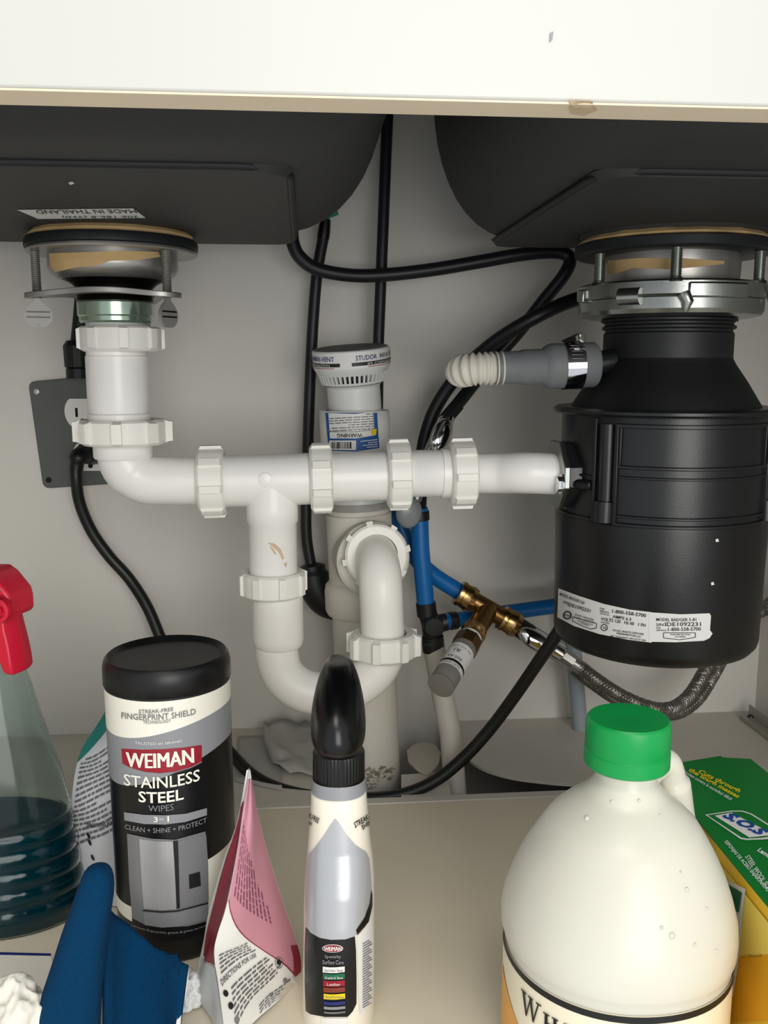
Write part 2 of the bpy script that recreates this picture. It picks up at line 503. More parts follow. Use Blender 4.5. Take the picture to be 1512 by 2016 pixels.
# ================================================================== THE SINK
zb = U(600, 474, .86).z                 # underside of the bowls
def bowl(name, x0, x1, y0, y1, parent, hin=.066):
    b = B(); rows = []; Rf = .118
    for z, ins in ((ZC-.002, -.012), (ZC-.05, -.006), (zb+.120, .0)): rows.append(rrect(x0+ins, x1-ins, y0+ins, y1-ins, .085, z, 10))
    for k in range(0, 11):
        a = math.pi/2*k/10; ins = hin*(1-math.cos(a)); z = zb+Rf*(1-math.sin(a))
        rows.append(rrect(x0+ins, x1-ins, y0+ins, y1-ins, max(.03, .085-ins*.6), z, 10))
    loft(b, rows, True, False, True)
    obj(name, b, 'composite', parent, sharp=50); return b
sink = root('kitchen_sink', (.05, .66, zb), 'dark grey composite double bowl sink seen from below under the worktop', 'sink')
xl1 = U(672, 445, .88).x+.034
xr1 = U(843, 300, .87).x
bl = bowl('bowl', -.43, xl1, .415, .915, sink, .090)
brr = bowl('bowl', xr1, .505, .415, .915, sink)
def pad(x0, x1, y0, y1):
    b = B(); t = .004
    loft(b, [rrect(x0-.004, x1+.004, y0-.004, y1+.004, .02, zb+.001, 6), rrect(x0, x1, y0, y1, .018, zb-t, 6)], True, False, True)
    o = obj('base_pad', b, 'composite', sink, sharp=20)
    q = rrect(x0-.002, x1+.002, y0-.002, y1+.002, .03, zb-.0006, 6); b2 = B(); tube(b2, q+[q[0]], .0028, 8)
    obj('pad_crease_shade', b2, 'rubber', o, sharp=60); return b  # black bead standing in for the dark shaded crease along the pad edge
yf = UZ(400, 334, zb-.003).y
pl = pad(-.40, UZ(572, 440, zb).x, yf, .858)
yf2 = UZ(1300, 345, zb-.003).y
pr = pad(UZ(1000, 458, zb).x, .47, yf2, .858)
sk = Skin(pl)
lab = print_poly('sticker', [(33,412),(262,409),(287,428),(75,430)], sk, 'print_white', sink, label='white maker sticker, printed upside down')
print_text('MADE IN THAILAND', (265,410.5), None, (68,412), 7, sk, 'print_black', lab, up=(6,7))
print_text('206 186-8 (YHI)', (270,422), None, (120,422.5), 5, sk, 'print_black', lab, up=(4,5))
print_poly('paint_chip', [(134,358),(142,356),(147,360),(138,363)], sk, 'print_white', sink, g=5)

# ================================================================== LEFT DRAIN
YD = .80
def boss(cx, Y, r, ztop, zbot, parent):
    b = B(); lathe(b, (cx, Y, 0), (0,0,-1), [(r*1.06, -ztop-.0), (r*.98, -(ztop*.45+zbot*.55)), (r*.95, -zbot), (0, -zbot)], 48)
    obj('drain_boss', b, 'composite', parent)
c0 = U(222, 488, YD); k = mpp(c0)
def zy(y, px=222, Y=YD): return U(px, y, Y).z
boss(c0.x, YD, 152*k, zb, zy(461), sink)
st = root('sink_strainer', (c0.x, YD, zy(640)), 'steel basket drain with thumb bolts and green-tinged nut below the left bowl', 'drain')
Z = (0,0,1); A0 = V((c0.x, YD, 0))
b = B(); lathe(b, A0, Z, [(0, zy(458)), (148*k, zy(459)), (156*k, zy(467)), (152*k, zy(477)), (0, zy(477))], 60)
for i, p in enumerate(b.v):
    q = p-A0; f = 1+.035*noise.noise(V((q.x, q.y, 0))*60); b.v[i] = V((A0.x+q.x*f, A0.y+q.y*f, p.z))
obj('plumber_putty', b, 'putty', st)
b = B(); lathe(b, A0, Z, [(120*k, zy(474)), (161*k, zy(474)), (165*k, zy(480)), (165*k, zy(492)), (160*k, zy(495)), (120*k, zy(495))], 60)
obj('gasket', b, 'gasket', st)
b = B(); lathe(b, A0, Z, [(115*k, zy(495)), (163*k, zy(495)), (164*k, zy(499)), (162*k, zy(502)), (115*k, zy(502))], 60)
obj('flange_ring', b, 'steel', st)
b = B(); lathe(b, A0, Z, [(122*k, zy(490)), (124*k, zy(510)), (125*k, zy(528)), (120*k, zy(540)), (108*k, zy(550)), (98*k, zy(553))], 60)
cup = obj('basket_cup', b, 'steel', st)
cs = Skin(b)
print_poly('putty_smear', [(99,499),(160,497),(230,494),(310,496),(316,506),(270,512),(215,514),(190,522),(150,526),(110,534),(100,524)], cs, 'putty', cup, off=.0008)
b = B(); lathe(b, A0, Z, [(102*k, zy(548)), (100*k, zy(552)), (82*k, zy(560)), (74*k, zy(568)), (72*k, zy(580)), (71*k, zy(600)), (0, zy(600))], 48)
obj('cup_neck', b, 'dark_steel', st)  # dark tone stands in for the black shadow under the cup
b = B(); lathe(b, A0, Z, [(70*k, zy(576))]+[(r*k, zy(580+i*2)) for i, r in enumerate((72,75,72,75,72,75,72,75))]+[(70*k, zy(597))], 40)
obj('thread', b, 'dark_steel', st)
# clamp plate: three-armed plate with a hole
b = B(); rows_t, rows_b, inn_t, inn_b = [], [], [], []
n = 72; zp = zy(578)
bolts_xy = []
for i in range(n):
    a = 2*math.pi*i/n
    r = (118+48*max(0, math.cos(1.5*((a-math.radians(-68+0)) % (2*math.pi/3)-math.pi/3+math.pi/3)) if False else 0))*k
    best = min(abs((a-math.radians(c)+math.pi) % (2*math.pi)-math.pi) for c in (203, 322, 82))
    r = (112+58*math.exp(-(best/.38)**2))*k
    d = V((math.cos(a), math.sin(a), 0)); dz = -.004*math.exp(-(best/.45)**2)
    rows_t.append(A0+d*r+V((0,0,zp+dz+.0022))); rows_b.append(A0+d*r+V((0,0,zp+dz-.0022)))
    inn_t.append(A0+d*76*k+V((0,0,zp+.0022))); inn_b.append(A0+d*76*k+V((0,0,zp-.0022)))
loft(b, [inn_t, rows_t, rows_b, inn_b, inn_t], True)
obj('clamp_plate', b, 'steel', st, bevel=.0006)
for a, tw in ((203, .25), (322, 1.05), (82, .6)):
    d = V((math.cos(math.radians(a)), math.sin(math.radians(a)), 0)); p = A0+d*146*k
    b = B(); t0, t1 = zy(500), zy(592); nn = 46; pr_ = []
    for i in range(nn+1): pr_.append(((7.6 if i % 2 else 9.0)*k, t0+(t1-t0)*i/nn))
    lathe(b, p, Z, [(0, t0)]+pr_+[(0, t1)], 14)
    bo = obj('thumb_bolt', b, 'steel', st, sharp=60)
    b = B(); ca, sa = math.cos(tw), math.sin(tw); ex = V((ca, sa, 0)); ey = V((-sa, ca, 0))
    prof = [(4,590),(6,598),(16,606),(24,616),(26,626),(24,636),(17,644),(8,648),(3,648)]
    front = [p+ex*(x*k)+V((0,0,zy(y))) for x, y in prof]+[p+ex*(3*k)+V((0,0,zy(640))), p-ex*(3*k)+V((0,0,zy(640)))]+[p-ex*(x*k)+V((0,0,zy(y))) for x, y in reversed(prof)]
    prism(b, [q-ey*(3.5*k) for q in front], ey*(7*k))
    obj('thumb_tab', b, 'tab_metal', bo)
    for yy in (618, 628):
        b = B(); box(b, p+V((0,0,zy(yy))), 43*k, 8.4*k, 3.2*k, Matrix(((ca,-sa,0),(sa,ca,0),(0,0,1)))); obj('grip_groove', b, 'dark_steel', bo)
b = B(); lathe(b, A0, Z, [(60*k, zy(594)), (72*k, zy(594)), (74*k, zy(598)), (74*k, zy(622)), (71*k, zy(625)), (71*k, zy(633)), (68*k, zy(637)), (58*k, zy(637))], 22, phase=.2)
obj('lock_nut', b, 'green_zinc', st, sharp=20, label='shiny green-tinged zinc nut')
b = B(); lathe(b, A0, Z, [(0, zy(632)), (58*k, zy(632)), (60*k, zy(650)), (0, zy(650))], 40)
obj('plastic_washer', b, 'vent_plastic', st)

# ================================================================== WHITE DRAIN RUN
YP = .80
dr = root('drain_pipe', U(240, 830, YP), 'white plastic drain run from the left sink drain across to the disposer', 'pipe')
def P(x, y, Y=YP): return U(x, y, Y)
def vz(b, x, Y, prof, segs=48): # vertical lathe from pixel profile (r, y)
    c = U(x, 900, Y); kk = mpp(c)
    return lathe(b, (c.x, Y, 0), Z, [(r*kk, U(x, y, Y).z) for r, y in prof], segs)
c1 = P(238, 668); k1 = mpp(c1)
slip_nut('slip_nut', c1, Z, 78*k1, 48*k1, 58*k1, dr, phase=.25)
b = B(); vz(b, 239, YP, [(0,650),(57,650),(57,700),(59,702),(59,790),(57,812),(60,815),(60,828),(56,832),(56,850),(0,850)])
obj('tailpiece', b, 'pvc', dr)
slip_nut('slip_nut', P(243, 850), Z, 84*k1, 50*k1, 60*k1, dr, phase=.05, lug=.0058)
b = B()
path = [P(243,850)]+[P(243,893)]
path = [P(243,860), P(243,888)]
for i in range(1, 13):
    a = math.pi/2*i/12; path.append(P(243+60*(1-math.cos(a)), 888+59*math.sin(a)))
path += [P(330,947), P(400,947), P(425,947)]
tube(b, path, [53*k1]*2+[52*k1]*6+[49*k1]*(len(path)-8), 40)
vz(b, 243, YP, [(53,862),(57,864),(57,898),(54,902)], 44)
obj('elbow', b, 'pvc', dr, sharp=50)
ax = (P(640, 941)-P(430, 948)).normalized(); kx = k1
slip_nut('slip_nut', P(418, 948), ax, 69*k1, 54*k1, 50*k1, dr, phase=.1)
b = B(); pa, pb = P(430, 948), P(622, 942)
tube(b, [pa, pb], 53*k1, 44)
vz(b, 534, YP, [(50,945),(50,985),(51,1000),(51,1026),(48,1029),(48,1150),(0,1150)], 44)
tee = obj('tee_fitting', b, 'pvc', dr, sharp=50)
b2 = B(); pc = pa.lerp(pb, .5)+V((0,-53*k1,0)); pc = U(522, 945, YP-53*k1)
lathe(b2, pc, (0,-1,.05), [(0,-.004),(14*k1,-.004),(14*k1,.0006),(12*k1,.001),(0,.0008)], 20)
obj('mould_mark', b2, 'pvc', tee)
tsk = Skin(b)
for poly in ([(527,1068),(540,1070),(552,1080),(559,1098),(556,1103),(549,1088),(538,1077)], [(530,1074),(538,1080),(545,1092),(540,1090)], [(558,1110),(565,1107),(563,1118)]):
    print_poly('dirt_smear', poly, tsk, 'stain', tee, g=6)
slip_nut('slip_nut', P(632, 941), ax, 69*k1, 46*k1, 50*k1, dr, phase=.3)
b = B(); tube(b, [P(640, 941), P(780, 936)], 50*k1, 44); obj('pipe_section', b, 'pvc', dr)
slip_nut('slip_nut', P(784, 934), ax, 70*k1, 48*k1, 50*k1, dr, phase=.15)
Y2 = .79
b = B(); tube(b, [P(800, 933), P(826, 932, Y2), P(900, 932, Y2)], 48*k1, 44); tube(b, [P(868,932,Y2), P(890,932,Y2)], 51*k1, 44); obj('pipe_section', b, 'pvc', dr)
slip_nut('slip_nut', P(909, 932, Y2), ax, 67*k1, 52*k1, 44*k1, dr, phase=.0)
def pl_end(q):
    g_ = U(1303, 900, .77); d_ = V((CAM.x-g_.x, CAM.y-g_.y, 0)).normalized(); r_ = V((-d_.y, d_.x, 0)); a_ = math.radians(-66)
    if r_.dot(RT) < 0: r_ = -r_
    return V((g_.x, g_.y, 0))+(d_*math.cos(a_)+r_*math.sin(a_))*(216*mpp(g_))+V((0, 0, U(1303, 930, .77).z))
b = B(); tube(b, cat([P(925, 932, Y2), P(985, 931.5, .782), P(1035, 931, .768), pl_end(1)], 6), 41.5*k1, 44); obj('disposer_tube', b, 'pvc', dr)

# ================================================================== P-TRAP
YT = .80
tr = root('p_trap', U(640, 1400, YT), 'white plastic P-trap hanging below the drain run and entering the standing pipe', 'pipe')
slip_nut('slip_nut', P(538,1148), Z, 66*k1, 52*k1, 50*k1, tr, phase=.3)
b = B(); vz(b, 541, YT, [(0,1170),(51,1170),(52,1255),(50,1268),(46,1272),(0,1272)], 44); obj('trap_collar', b, 'pvc_trap', tr)
b = B()
path = cat([P(544,1262), P(546,1290), P(556,1325), P(584,1352), P(622,1364), P(664,1362), P(704,1348), P(736,1322), P(753,1290), P(756,1262)], 6)
tube(b, path, 45.5*k1, 36); obj('j_bend', b, 'pvc_trap', tr, sharp=60)
slip_nut('slip_nut', P(756,1268), Z, 69*k1, 54*k1, 49*k1, tr, phase=.5, lug=.005)
b = B()
path = cat([P(754,1262), P(752,1210), P(750,1165), U(747,1128,.808), U(742,1100,.828), U(737,1086,.85), U(733,1080,.875)], 6)
tube(b, path, 46*k1, 36); obj('trap_arm', b, 'pvc_trap', tr, sharp=60)
axn = V((.02, -1, .12)).normalized()
slip_nut('slip_nut', U(739,1092,.846), axn, 69*k1, .026, 47*k1, tr, phase=.2, lug=.003)

# ================================================================== STANDING PIPE + VENT
YS = .90
c2 = U(715, 1100, YS); ks = mpp(c2)
sp = root('standing_pipe', (c2.x, YS, 0), 'thick off-white standing waste pipe rising through the floor behind the trap', 'pipe')
top = U(700, 870, YS); bot = U(735, 1560, YS); bot.z = -.1
axs = (top-bot).normalized()
def along(y):               # point of the pipe axis at picture height y
    t = (U(715, y, YS).z-bot.z)/(top.z-bot.z); return bot.lerp(top, t)
def slathe(b, prof, segs=48):
    for (r, y) in prof: pass
    return lathe(b, bot, axs, [(r*ks, (along(y)-bot).length) for r, y in prof], segs, ref=(0,-1,0))
b = B(); slathe(b, [(0,815),(60,815),(60,1000),(58,1000),(0,1000)]); obj('pipe_section', b, 'vent_plastic', sp)
b = B(); slathe(b, [(58,1008),(64,1009),(64,1140),(72,1148),(74,1160),(74,1196),(70,1204),(60,1206),(0,1206)]); tb = b
slathe(b, [(57,985),(60,985),(60,1012),(56,1012)])
hubc = along(1085); hubax = V((.22, -1, .02)).normalized()
lathe(b, hubc, hubax, [(62*ks,.0),(64*ks,.030),(68*ks,.034),(71*ks,.036),(71*ks,.046),(66*ks,.048),(40*ks,.048)], 48)
obj('sanitary_tee', b, 'pvc_old', sp)
b = B(); lathe(b, bot, axs, [(0, 0), (61.5*ks, 0), (61.5*ks, (along(1204)-bot).length), (0, (along(1204)-bot).length)], 48)
lp = obj('pipe_section', b, 'pvc_old', sp)
ssk = Skin(b)
def flecks(n, cx, cy, wx, wy, skin, m, par, seed, r0=2, r1=8):
    r = random.Random(seed); b = B()
    for i in range(n):
        x, y, rr = cx+r.uniform(-wx, wx), cy+r.uniform(-wy, wy), r.uniform(r0, r1)
        q = [skin.hit(x+rr*r.uniform(.5, 1.2)*math.cos(k*.785)*1.3, y+rr*r.uniform(.4, 1.1)*math.sin(k*.785), .0004+.00004*i) for k in range(8)]
        if all(p is not None for p in q): b.add(q, [tuple(range(8))])
    obj('dirt_flecks', b, m, par, kind='stuff')
flecks(90, 746, 1522, 25, 14, ssk, 'dirt', lp, 3, .7, 2.6)
flecks(10, 752, 1518, 16, 8, ssk, 'dirt', lp, 8, 3, 5)
flecks(30, 728, 1545, 14, 8, ssk, 'dirt', lp, 5, .7, 2.4)

vt = root('air_vent', U(697, 800, YS), 'grey-white air admittance vent capping the standing pipe', 'vent')
vb = U(699, 806, YS); vtp = U(694, 690, YS); vax = (vtp-vb).normalized()+V((-.0, -.10, 0)); vax.normalize(); vax = (vax+V((-.035,0,0))).normalized()
kv = mpp(vb); hv = (vtp-vb).length
def vl(b, prof, segs=64): return lathe(b, vb, vax, [(r*kv, (806-y)*kv) for r, y in prof], segs, ref=(0,-1,0))
b = B(); vl(b, [(0,818),(52,818),(52,760),(56,755)]); obj('neck', b, 'vent_plastic', vt)
b = B(); vl(b, [(50,756),(56,754),(60,751),(60.5,748)]); vl(b, [(66,734),(73.5,724),(75,716),(75,688),(73,686),(60,686)]); vb_ = b
obj('vent_body', b, 'vent_plastic', vt)
b = B(); vl(b, [(0,752),(54,752),(60,734),(0,734)]); obj('vent_core', b, 'dark_steel', vt)
b = B()
_, ve1, ve2 = frame(vax, (0,-1,0))
for i in range(44):
    a = 2*math.pi*i/44
    d = ve1*math.cos(a)+ve2*math.sin(a); tn = ve2*math.cos(a)-ve1*math.sin(a); w_ = 2.0*kv
    q = []
    for r, y in ((58,752),(62,752),(68,732),(60,732)):
        q.append(vb+d*(r*kv)+vax*((806-y)*kv))
    prism(b, [x-tn*w_ for x in q], tn*(2*w_))
obj('vent_grille', b, 'vent_plastic', vt, kind='stuff')
b = B(); vl(b, [(0,684.5),(70,684.5),(73,686.5),(60,688)]); obj('vent_cap', b, 'vent_top', vt, label='dusty dark grey top')
def vcyl(u_deg, y, off=.0005):
    a = math.radians(u_deg); return vb+(ve1*math.cos(a)+ve2*math.sin(a))*(75*kv+off)+vax*((806-y)*kv)
def vtext(s, a0, a1, y0, y1, m, name='lettering', bold=0.0, off=.0007):
    bm = text2d(s, bold, 0, 14); bb = _map(bm, lambda u, v: vcyl(a0+(a1-a0)*u, y0+(y1-y0)*v, off)); bm.free(); return obj(name, bb, m, vb_o)
def vrect(a0, a1, y0, y1, m, name, parent, off=.0004):
    bb = B(); n = 12; loft(bb, [[vcyl(a0+(a1-a0)*i/n, y0, off), vcyl(a0+(a1-a0)*i/n, y1, off)] for i in range(n+1)], False); return obj(name, bb, m, parent)
sgn = 1 if (ve2.dot(RT) > 0) else -1
vb_o = vrect(-100, 100, 719, 689, 'print_white', 'label_band', vt)
s_ = sgn
vtext('STUDOR', s_*3, s_*36, 704, 695, 'print_navy', bold=.01)
vtext('MINI-VENT', s_*42, s_*92, 704, 695, 'print_grey', bold=.01)
vtext('STUDOR', s_*-106, s_*-74, 704, 695, 'print_navy', bold=.01)
vtext('MINI-VENT', s_*-72, s_*-28, 704, 695, 'print_navy', bold=.01)
for a0, a1 in ((-3, 92), (-96, -20)):
    vrect(s_*a0, s_*a1, 714, 707.5, 'print_black', 'label_bar', vb_o, .0006)
    vrect(s_*(a0+24 if a0 > -50 else a0), s_*(a1-9), 717.4, 716.2, 'print_red', 'red_line', vb_o, .0006)
vtext('IPS CORPORATION', s_*20, s_*82, 713, 709, 'print_white', off=.001)
vtext('IPS CORPORATION', s_*-94, s_*-36, 713, 709, 'print_white', off=.001)
# warning wrap round the pipe, printed upside down
b = B(); rows = []
for i in range(40):
    a = math.radians(-150+300*i/39); rr = (63+4*abs(math.sin(a))**3)*ks
    dd = V((0,-1,0))*math.cos(a)+V((1,0,0))*math.sin(a)
    rows.append([along(807)+dd*rr, along(850)+dd*rr, along(893)+dd*rr])
loft(b, rows, False)
wl = obj('paper_wrap', b, 'print_white', vt, solid=.0004, label='loose white warning label wrapped round, printed upside down')
wsk = Skin(b); wo = .0008
print_poly('blue_border', [(641,807),(700,810),(741,803),(744,858),(746,882),(700,889),(648,887)], wsk, 'print_blue', wl, off=wo, g=10)
print_poly('text_panel', [(648,813),(700,815),(733,811),(737,857),(700,863),(651,863)], wsk, 'print_white', wl, off=wo+.0003, g=10)
print_poly('barcode_panel', [(650,867),(701,867),(701,886),(650,885)], wsk, 'print_white', wl, off=wo+.0003, g=10)
print_poly('yellow_triangle', [(729,846),(740,844),(739,856),(730,857)], wsk, 'print_yellow', wl, off=wo+.0006, g=6)
strokepx_l = [(648,850),(700,850),(735,846)]
print_poly('rule', [(648,849.4),(700,849.4),(735,845.4),(735,846.4),(700,850.4),(648,850.4)], wsk, 'print_black', wl, off=wo+.0006, g=8)
print_text('WARNING', (713,852.5), None, (665,853.5), 8, wsk, 'print_black', wl, off=wo+.0006, bold=.02)
for i in range(8):
    pass
q = quadpx((737,846,0),(646,851,0),(646,817,0),(736,812,0))
lines('small_print', 7, lambda u, v: wsk.hit(q(u,v).x, q(u,v).y, wo+.0006), 'print_grey', wl, [.98,.93,.55,.96,.99,.95,.2], .42, 4)
q2 = quadpx((742,881,0),(706,884,0),(706,867,0),(741,863,0))
lines('small_print', 4, lambda u, v: wsk.hit(q2(u,v).x, q2(u,v).y, wo+.0006), 'print_white', wl, [.6,.8,.5,.9], .4, 8)
b = B(); x = 655
while x < 693:
    wd = rnd.choice((1.2, 2, 3)); qq = [wsk.hit(a, c, wo+.0006) for a, c in ((x,870),(x+wd,870),(x+wd,883),(x,883))]
    if all(qq): b.add(qq, [(0,1,2,3)])
    x += wd+rnd.choice((1.2, 2, 2.6))
obj('barcode', b, 'print_black', wl)

# ================================================================== DISPOSER
YG = .77
XG = 1303
g0 = U(XG, 900, YG); kg = mpp(g0); G0 = V((g0.x, YG, 0))
def gz(y): return U(XG, y, YG).z
gdir = V((CAM.x-g0.x, CAM.y-YG, 0)).normalized()       # from its axis towards the camera
gp = V((-gdir.y, gdir.x, 0))
if gp.dot(RT) < 0: gp = -gp
def gpt(adeg, rpx, y): a = math.radians(adeg); return G0+(gdir*math.cos(a)+gp*math.sin(a))*(rpx*kg)+V((0,0,gz(y)))
def gl(b, prof, segs=72): return lathe(b, G0, Z, [(r*kg, gz(y)) for r, y in prof], segs, ref=gdir)
boss(G0.x, YG, 176*kg, zb, gz(471), sink)
dp = root('garbage_disposal', (G0.x, YG, gz(1275)), 'black waste disposer with white data stickers, hung by a steel ring under the right bowl', 'disposer')
b = B(); gl(b, [(0,468),(164,469),(174,478),(168,490),(0,490)], 60)
for i, p in enumerate(b.v):
    q = p-G0; f = 1+.03*noise.noise(V((q.x, q.y, 3))*55); b.v[i] = V((G0.x+q.x*f, G0.y+q.y*f, p.z))
obj('plumber_putty', b, 'putty', dp)
b = B(); gl(b, [(120,482),(176,482),(181,486),(182,502),(177,506),(120,506)]); obj('gasket', b, 'gasket', dp)
b = B(); gl(b, [(125,503),(126,515),(124,560),(122,566)]); nb = b
nk = obj('flange_neck', b, 'steel', dp)
print_poly('putty_smear', [(1185,514),(1260,508),(1340,508),(1425,514),(1424,520),(1370,526),(1320,530),(1250,528),(1215,538),(1190,540)], Skin(b), 'putty', nk, off=.0008)
for a in (-50, 3, 68, 180):
    p = gpt(a, 164, 560); b = B(); t0, t1 = gz(566), gz(500); nn = 36
    lathe(b, V((p.x, p.y, 0)), Z, [(0, t0)]+[((8.5 if i % 2 else 10.2)*kg, t0+(t1-t0)*i/nn) for i in range(nn+1)]+[(0, t1)], 14)
    lathe(b, V((p.x, p.y, 0)), Z, [(0, gz(570)), (15*kg, gz(569)), (14*kg, gz(563)), (9*kg, gz(560)), (0, gz(560))], 16)
    obj('mounting_bolt', b, 'zinc', dp, sharp=60)
b = B(); gl(b, [(120,564),(168,563),(174,567),(174,590),(170,594),(120,594)]); obj('mounting_ring', b, 'zinc', dp, sharp=25)
b = B(); gl(b, [(120,592),(166,592),(170,596),(170,616),(165,624),(150,628),(120,628)]); lr = obj('mounting_ring', b, 'zinc', dp, sharp=25)
b = B(); t = gp*math.cos(math.radians(-20))-gdir*math.sin(math.radians(-20))
p = gpt(-22, 178, 594); tube(b, [p-t*20*kg, p+t*20*kg], 15*kg, 20); obj('rolled_lug', b, 'zinc', lr)
b = B(); p = gpt(-62, 174, 586); box(b, p, 18*kg, 14*kg, 24*kg, Matrix.Rotation(.4, 3, 'Z')); obj('ramp_lug', b, 'zinc', lr, bevel=.001)
b = B(); curved_box(b, G0, Z, gdir, 168*kg, 179*kg, math.radians(10), math.radians(48), gz(598), gz(570)); obj('ramp_plate', b, 'zinc', lr, bevel=.0015)
b = B(); tube(b, [gpt(8,172,592), gpt(10,177,606), gpt(9,172,622)], [12*kg, 10*kg, 5*kg], 14); obj('folded_spout', b, 'zinc', lr)
b = B(); cc = gpt(80, 190, 590); pts = []
for i in range(19):
    a = 2*math.pi*i/18+.2; pts.append(cc+RT*math.cos(a)*14*kg+V((0,0,1))*math.sin(a)*16*kg)
tube(b, pts, 4*kg, 10); obj('loop_handle', b, 'steel', lr)
b = B(); gl(b, [(100,628),(126,630),(126,634),(119,637),(119,641),(124,644),(124,648),(118,651),(118,655),(121,658),(121,705),(100,705)]); obj('rubber_mount', b, 'rubber', dp)
b = B(); gl(b, [(119,700),(121,706),(126,716),(150,752),(176,795),(184,815),(150,818),(0,818)]); obj('hopper_cone', b, 'black_cone', dp)
b = B(); gl(b, [(150,800),(207,799),(212,803),(212,808),(207,812),(150,812)]); obj('rim_flange', b, 'black_housing', dp)
b = B(); gl(b, [(150,810),(194,810),(195,818),(197,1005),(150,1005)]); hb = b
hs = obj('grinder_housing', b, 'black_housing', dp)
b = B()
def rib(a0, a1, y0, y1, r0=190, r1=201): curved_box(b, G0, Z, gdir, r0*kg, r1*kg, math.radians(a0), math.radians(a1), gz(y1), gz(y0))
rib(-23, 80, 824, 832); rib(-23, 80, 899, 905, r1=202); rib(-23, 80, 918, 923, r1=200); rib(-23, 80, 988, 993, r1=202); rib(-23, 80, 1002, 1008, r1=203)
rib(-24, -22, 824, 1008, r1=203); rib(67, 69, 824, 1008, r1=203); rib(-22, -20.5, 830, 905); rib(64, 65, 830, 905)
rib(-37, -35, 815, 1005, r1=203); rib(-80, -36, 922, 926, r1=201)
rib(-100, -36, 1000, 1006, r1=203)
obj('housing_ribs', b, 'black_housing', hs, bevel=.0006)
for a_ in (-29.5, 73.5):
    b = B(); tube(b, [gpt(a_, 193, 826), gpt(a_, 193, 966), gpt(a_, 196, 968), gpt(a_, 197, 1004)], [15*kg, 15*kg, 20*kg, 20*kg], 18)
    obj('screw_post', b, 'black_housing', hs, sharp=50)
b = B(); gl(b, [(0,1002),(198,1002),(202,1005),(203,1012),(201,1100),(199,1235),(196,1246),(188,1255),(172,1261),(0,1263)], 96); cb = b
can = obj('motor_can', b, 'black_enamel', dp, sharp=50)
csk = Skin(cb)
for x, y in ((1411,1064),(1402,1149)): print_poly('chip', [(x-3,y-2),(x+2,y-4),(x+4,y+2),(x-2,y+3)], csk, 'outlet_white', can, g=4)
# outlet boss and clamp plate on the left
pl0 = gpt(-66, 212, 930); axp = -(gdir*math.cos(math.radians(-66))+gp*math.sin(math.radians(-66)))
b = B()
_, pe1, pe2 = frame(axp, Z)
def oct_(c, hw, hh): return [c+pe1*(hh*z)+pe2*(hw*x) for x, z in ((-.45,1),(.45,1),(1,.3),(1,-.3),(.45,-1),(-.45,-1),(-1,-.3),(-1,.3))]
loft(b, [oct_(pl0+axp*.001, .027, 60*kg), oct_(pl0+axp*.016, .030, 64*kg), oct_(pl0+axp*.050, .046, 76*kg)], True, True, True)
tube(b, [gpt(-56,208,943), gpt(-38,196,941)], 10*kg, 14)
obj('outlet_boss', b, 'black_housing', dp, bevel=.001)
b = B(); loft(b, [oct_(pl0-axp*.003, .030, 64*kg), oct_(pl0+axp*.002, .030, 64*kg)], True, True, True)
fl = obj('outlet_flange', b, 'zinc', dp, bevel=.0008, label='zinc plated outlet flange')
b = B(); sc_ = pl0+pe2*(-.0225 if pe2.y > 0 else .0225)-axp*.003+V((0,0,-.006)); lathe(b, sc_, -axp, [(0,0),(.0065,0),(.0065,.004),(0,.0042)], 6)
lathe(b, sc_, -axp, [(0,.0),(.009,.0),(.009,.0012),(0,.0012)], 20)
obj('hex_screw', b, 'chrome', fl)
b = B(); lathe(b, sc_ + pe2*(.042 if pe2.y > 0 else -.042)+V((0,0,.01)), -axp, [(0,0),(.0065,0),(.0065,.004),(0,.0042)], 6); obj('hex_screw', b, 'chrome', fl)
# dishwasher inlet
ipx = U(1180, 712, YG-.01)
b = B(); tube(b, [U(1165,718,YG-.012), U(1196,712,YG-.012), gpt(-60,60,705)], 23*kg, 20); obj('inlet_stub', b, 'black_housing', dp)
# stickers on the can
def sline(pts): return pts
s1 = print_poly('sticker', [(1100,1158),(1140,1173),(1190,1189),(1240,1200),(1283,1205),(1283,1265),(1235,1259),(1180,1248),(1130,1232),(1098,1215)], csk, 'print_white', dp, off=.0004, label='white data sticker')
s2 = print_poly('sticker', [(1278,1205),(1340,1209),(1396,1207),(1399,1212),(1397,1240),(1402,1247),(1396,1256),(1385,1261),(1330,1264),(1278,1263)], csk, 'print_white', dp, off=.0006, label='white reset sticker')
def st_(s, p0, p1, h, par, pm=None, bold=.012, off=.0010): print_text(s, p0, pm, p1, h, csk, 'print_black', par, off=off, bold=bold)
st_('MODEL BADGER 5-81', (1103,1172), (1151,1190), 6, s1)
st_('S/N', (1110,1187), (1119,1190), 5, s1); st_('IDE1092231', (1119,1193), (1163,1206), 7, s1)
st_('FOR', (1182,1199), (1191,1201), 3.5, s1); st_('SERVICE', (1182,1204), (1200,1208), 3.5, s1); st_('GRND (G)', (1182,1209), (1200,1213), 3.5, s1)
st_('1-800-558-5700', (1206,1206), (1272,1215), 7, s1); st_('AMPS 6.3', (1207,1216), (1243,1222), 6, s1)
st_('VOLTS 120   Hz 60   1 PH', (1184,1221), (1271,1234), 6.5, s1)
st_('FOOD WASTE DISPOSER', (1208,1242), (1268,1250), 3.6, s1); st_('INSINKERATOR LLC', (1215,1248), (1262,1255), 4, s1); st_('MT. PLEASANT, WI 53177 USA', (1203,1254), (1272,1263), 4.2, s1)
st_('LISTED', (1184,1225.5), (1201,1228.5), 3, s1)
st_('DOUBLY INSULATED', (1133,1211), (1170,1222), 3.4, s1); st_('THERMALLY PROTECTED', (1131,1216), (1172,1227), 3, s1)
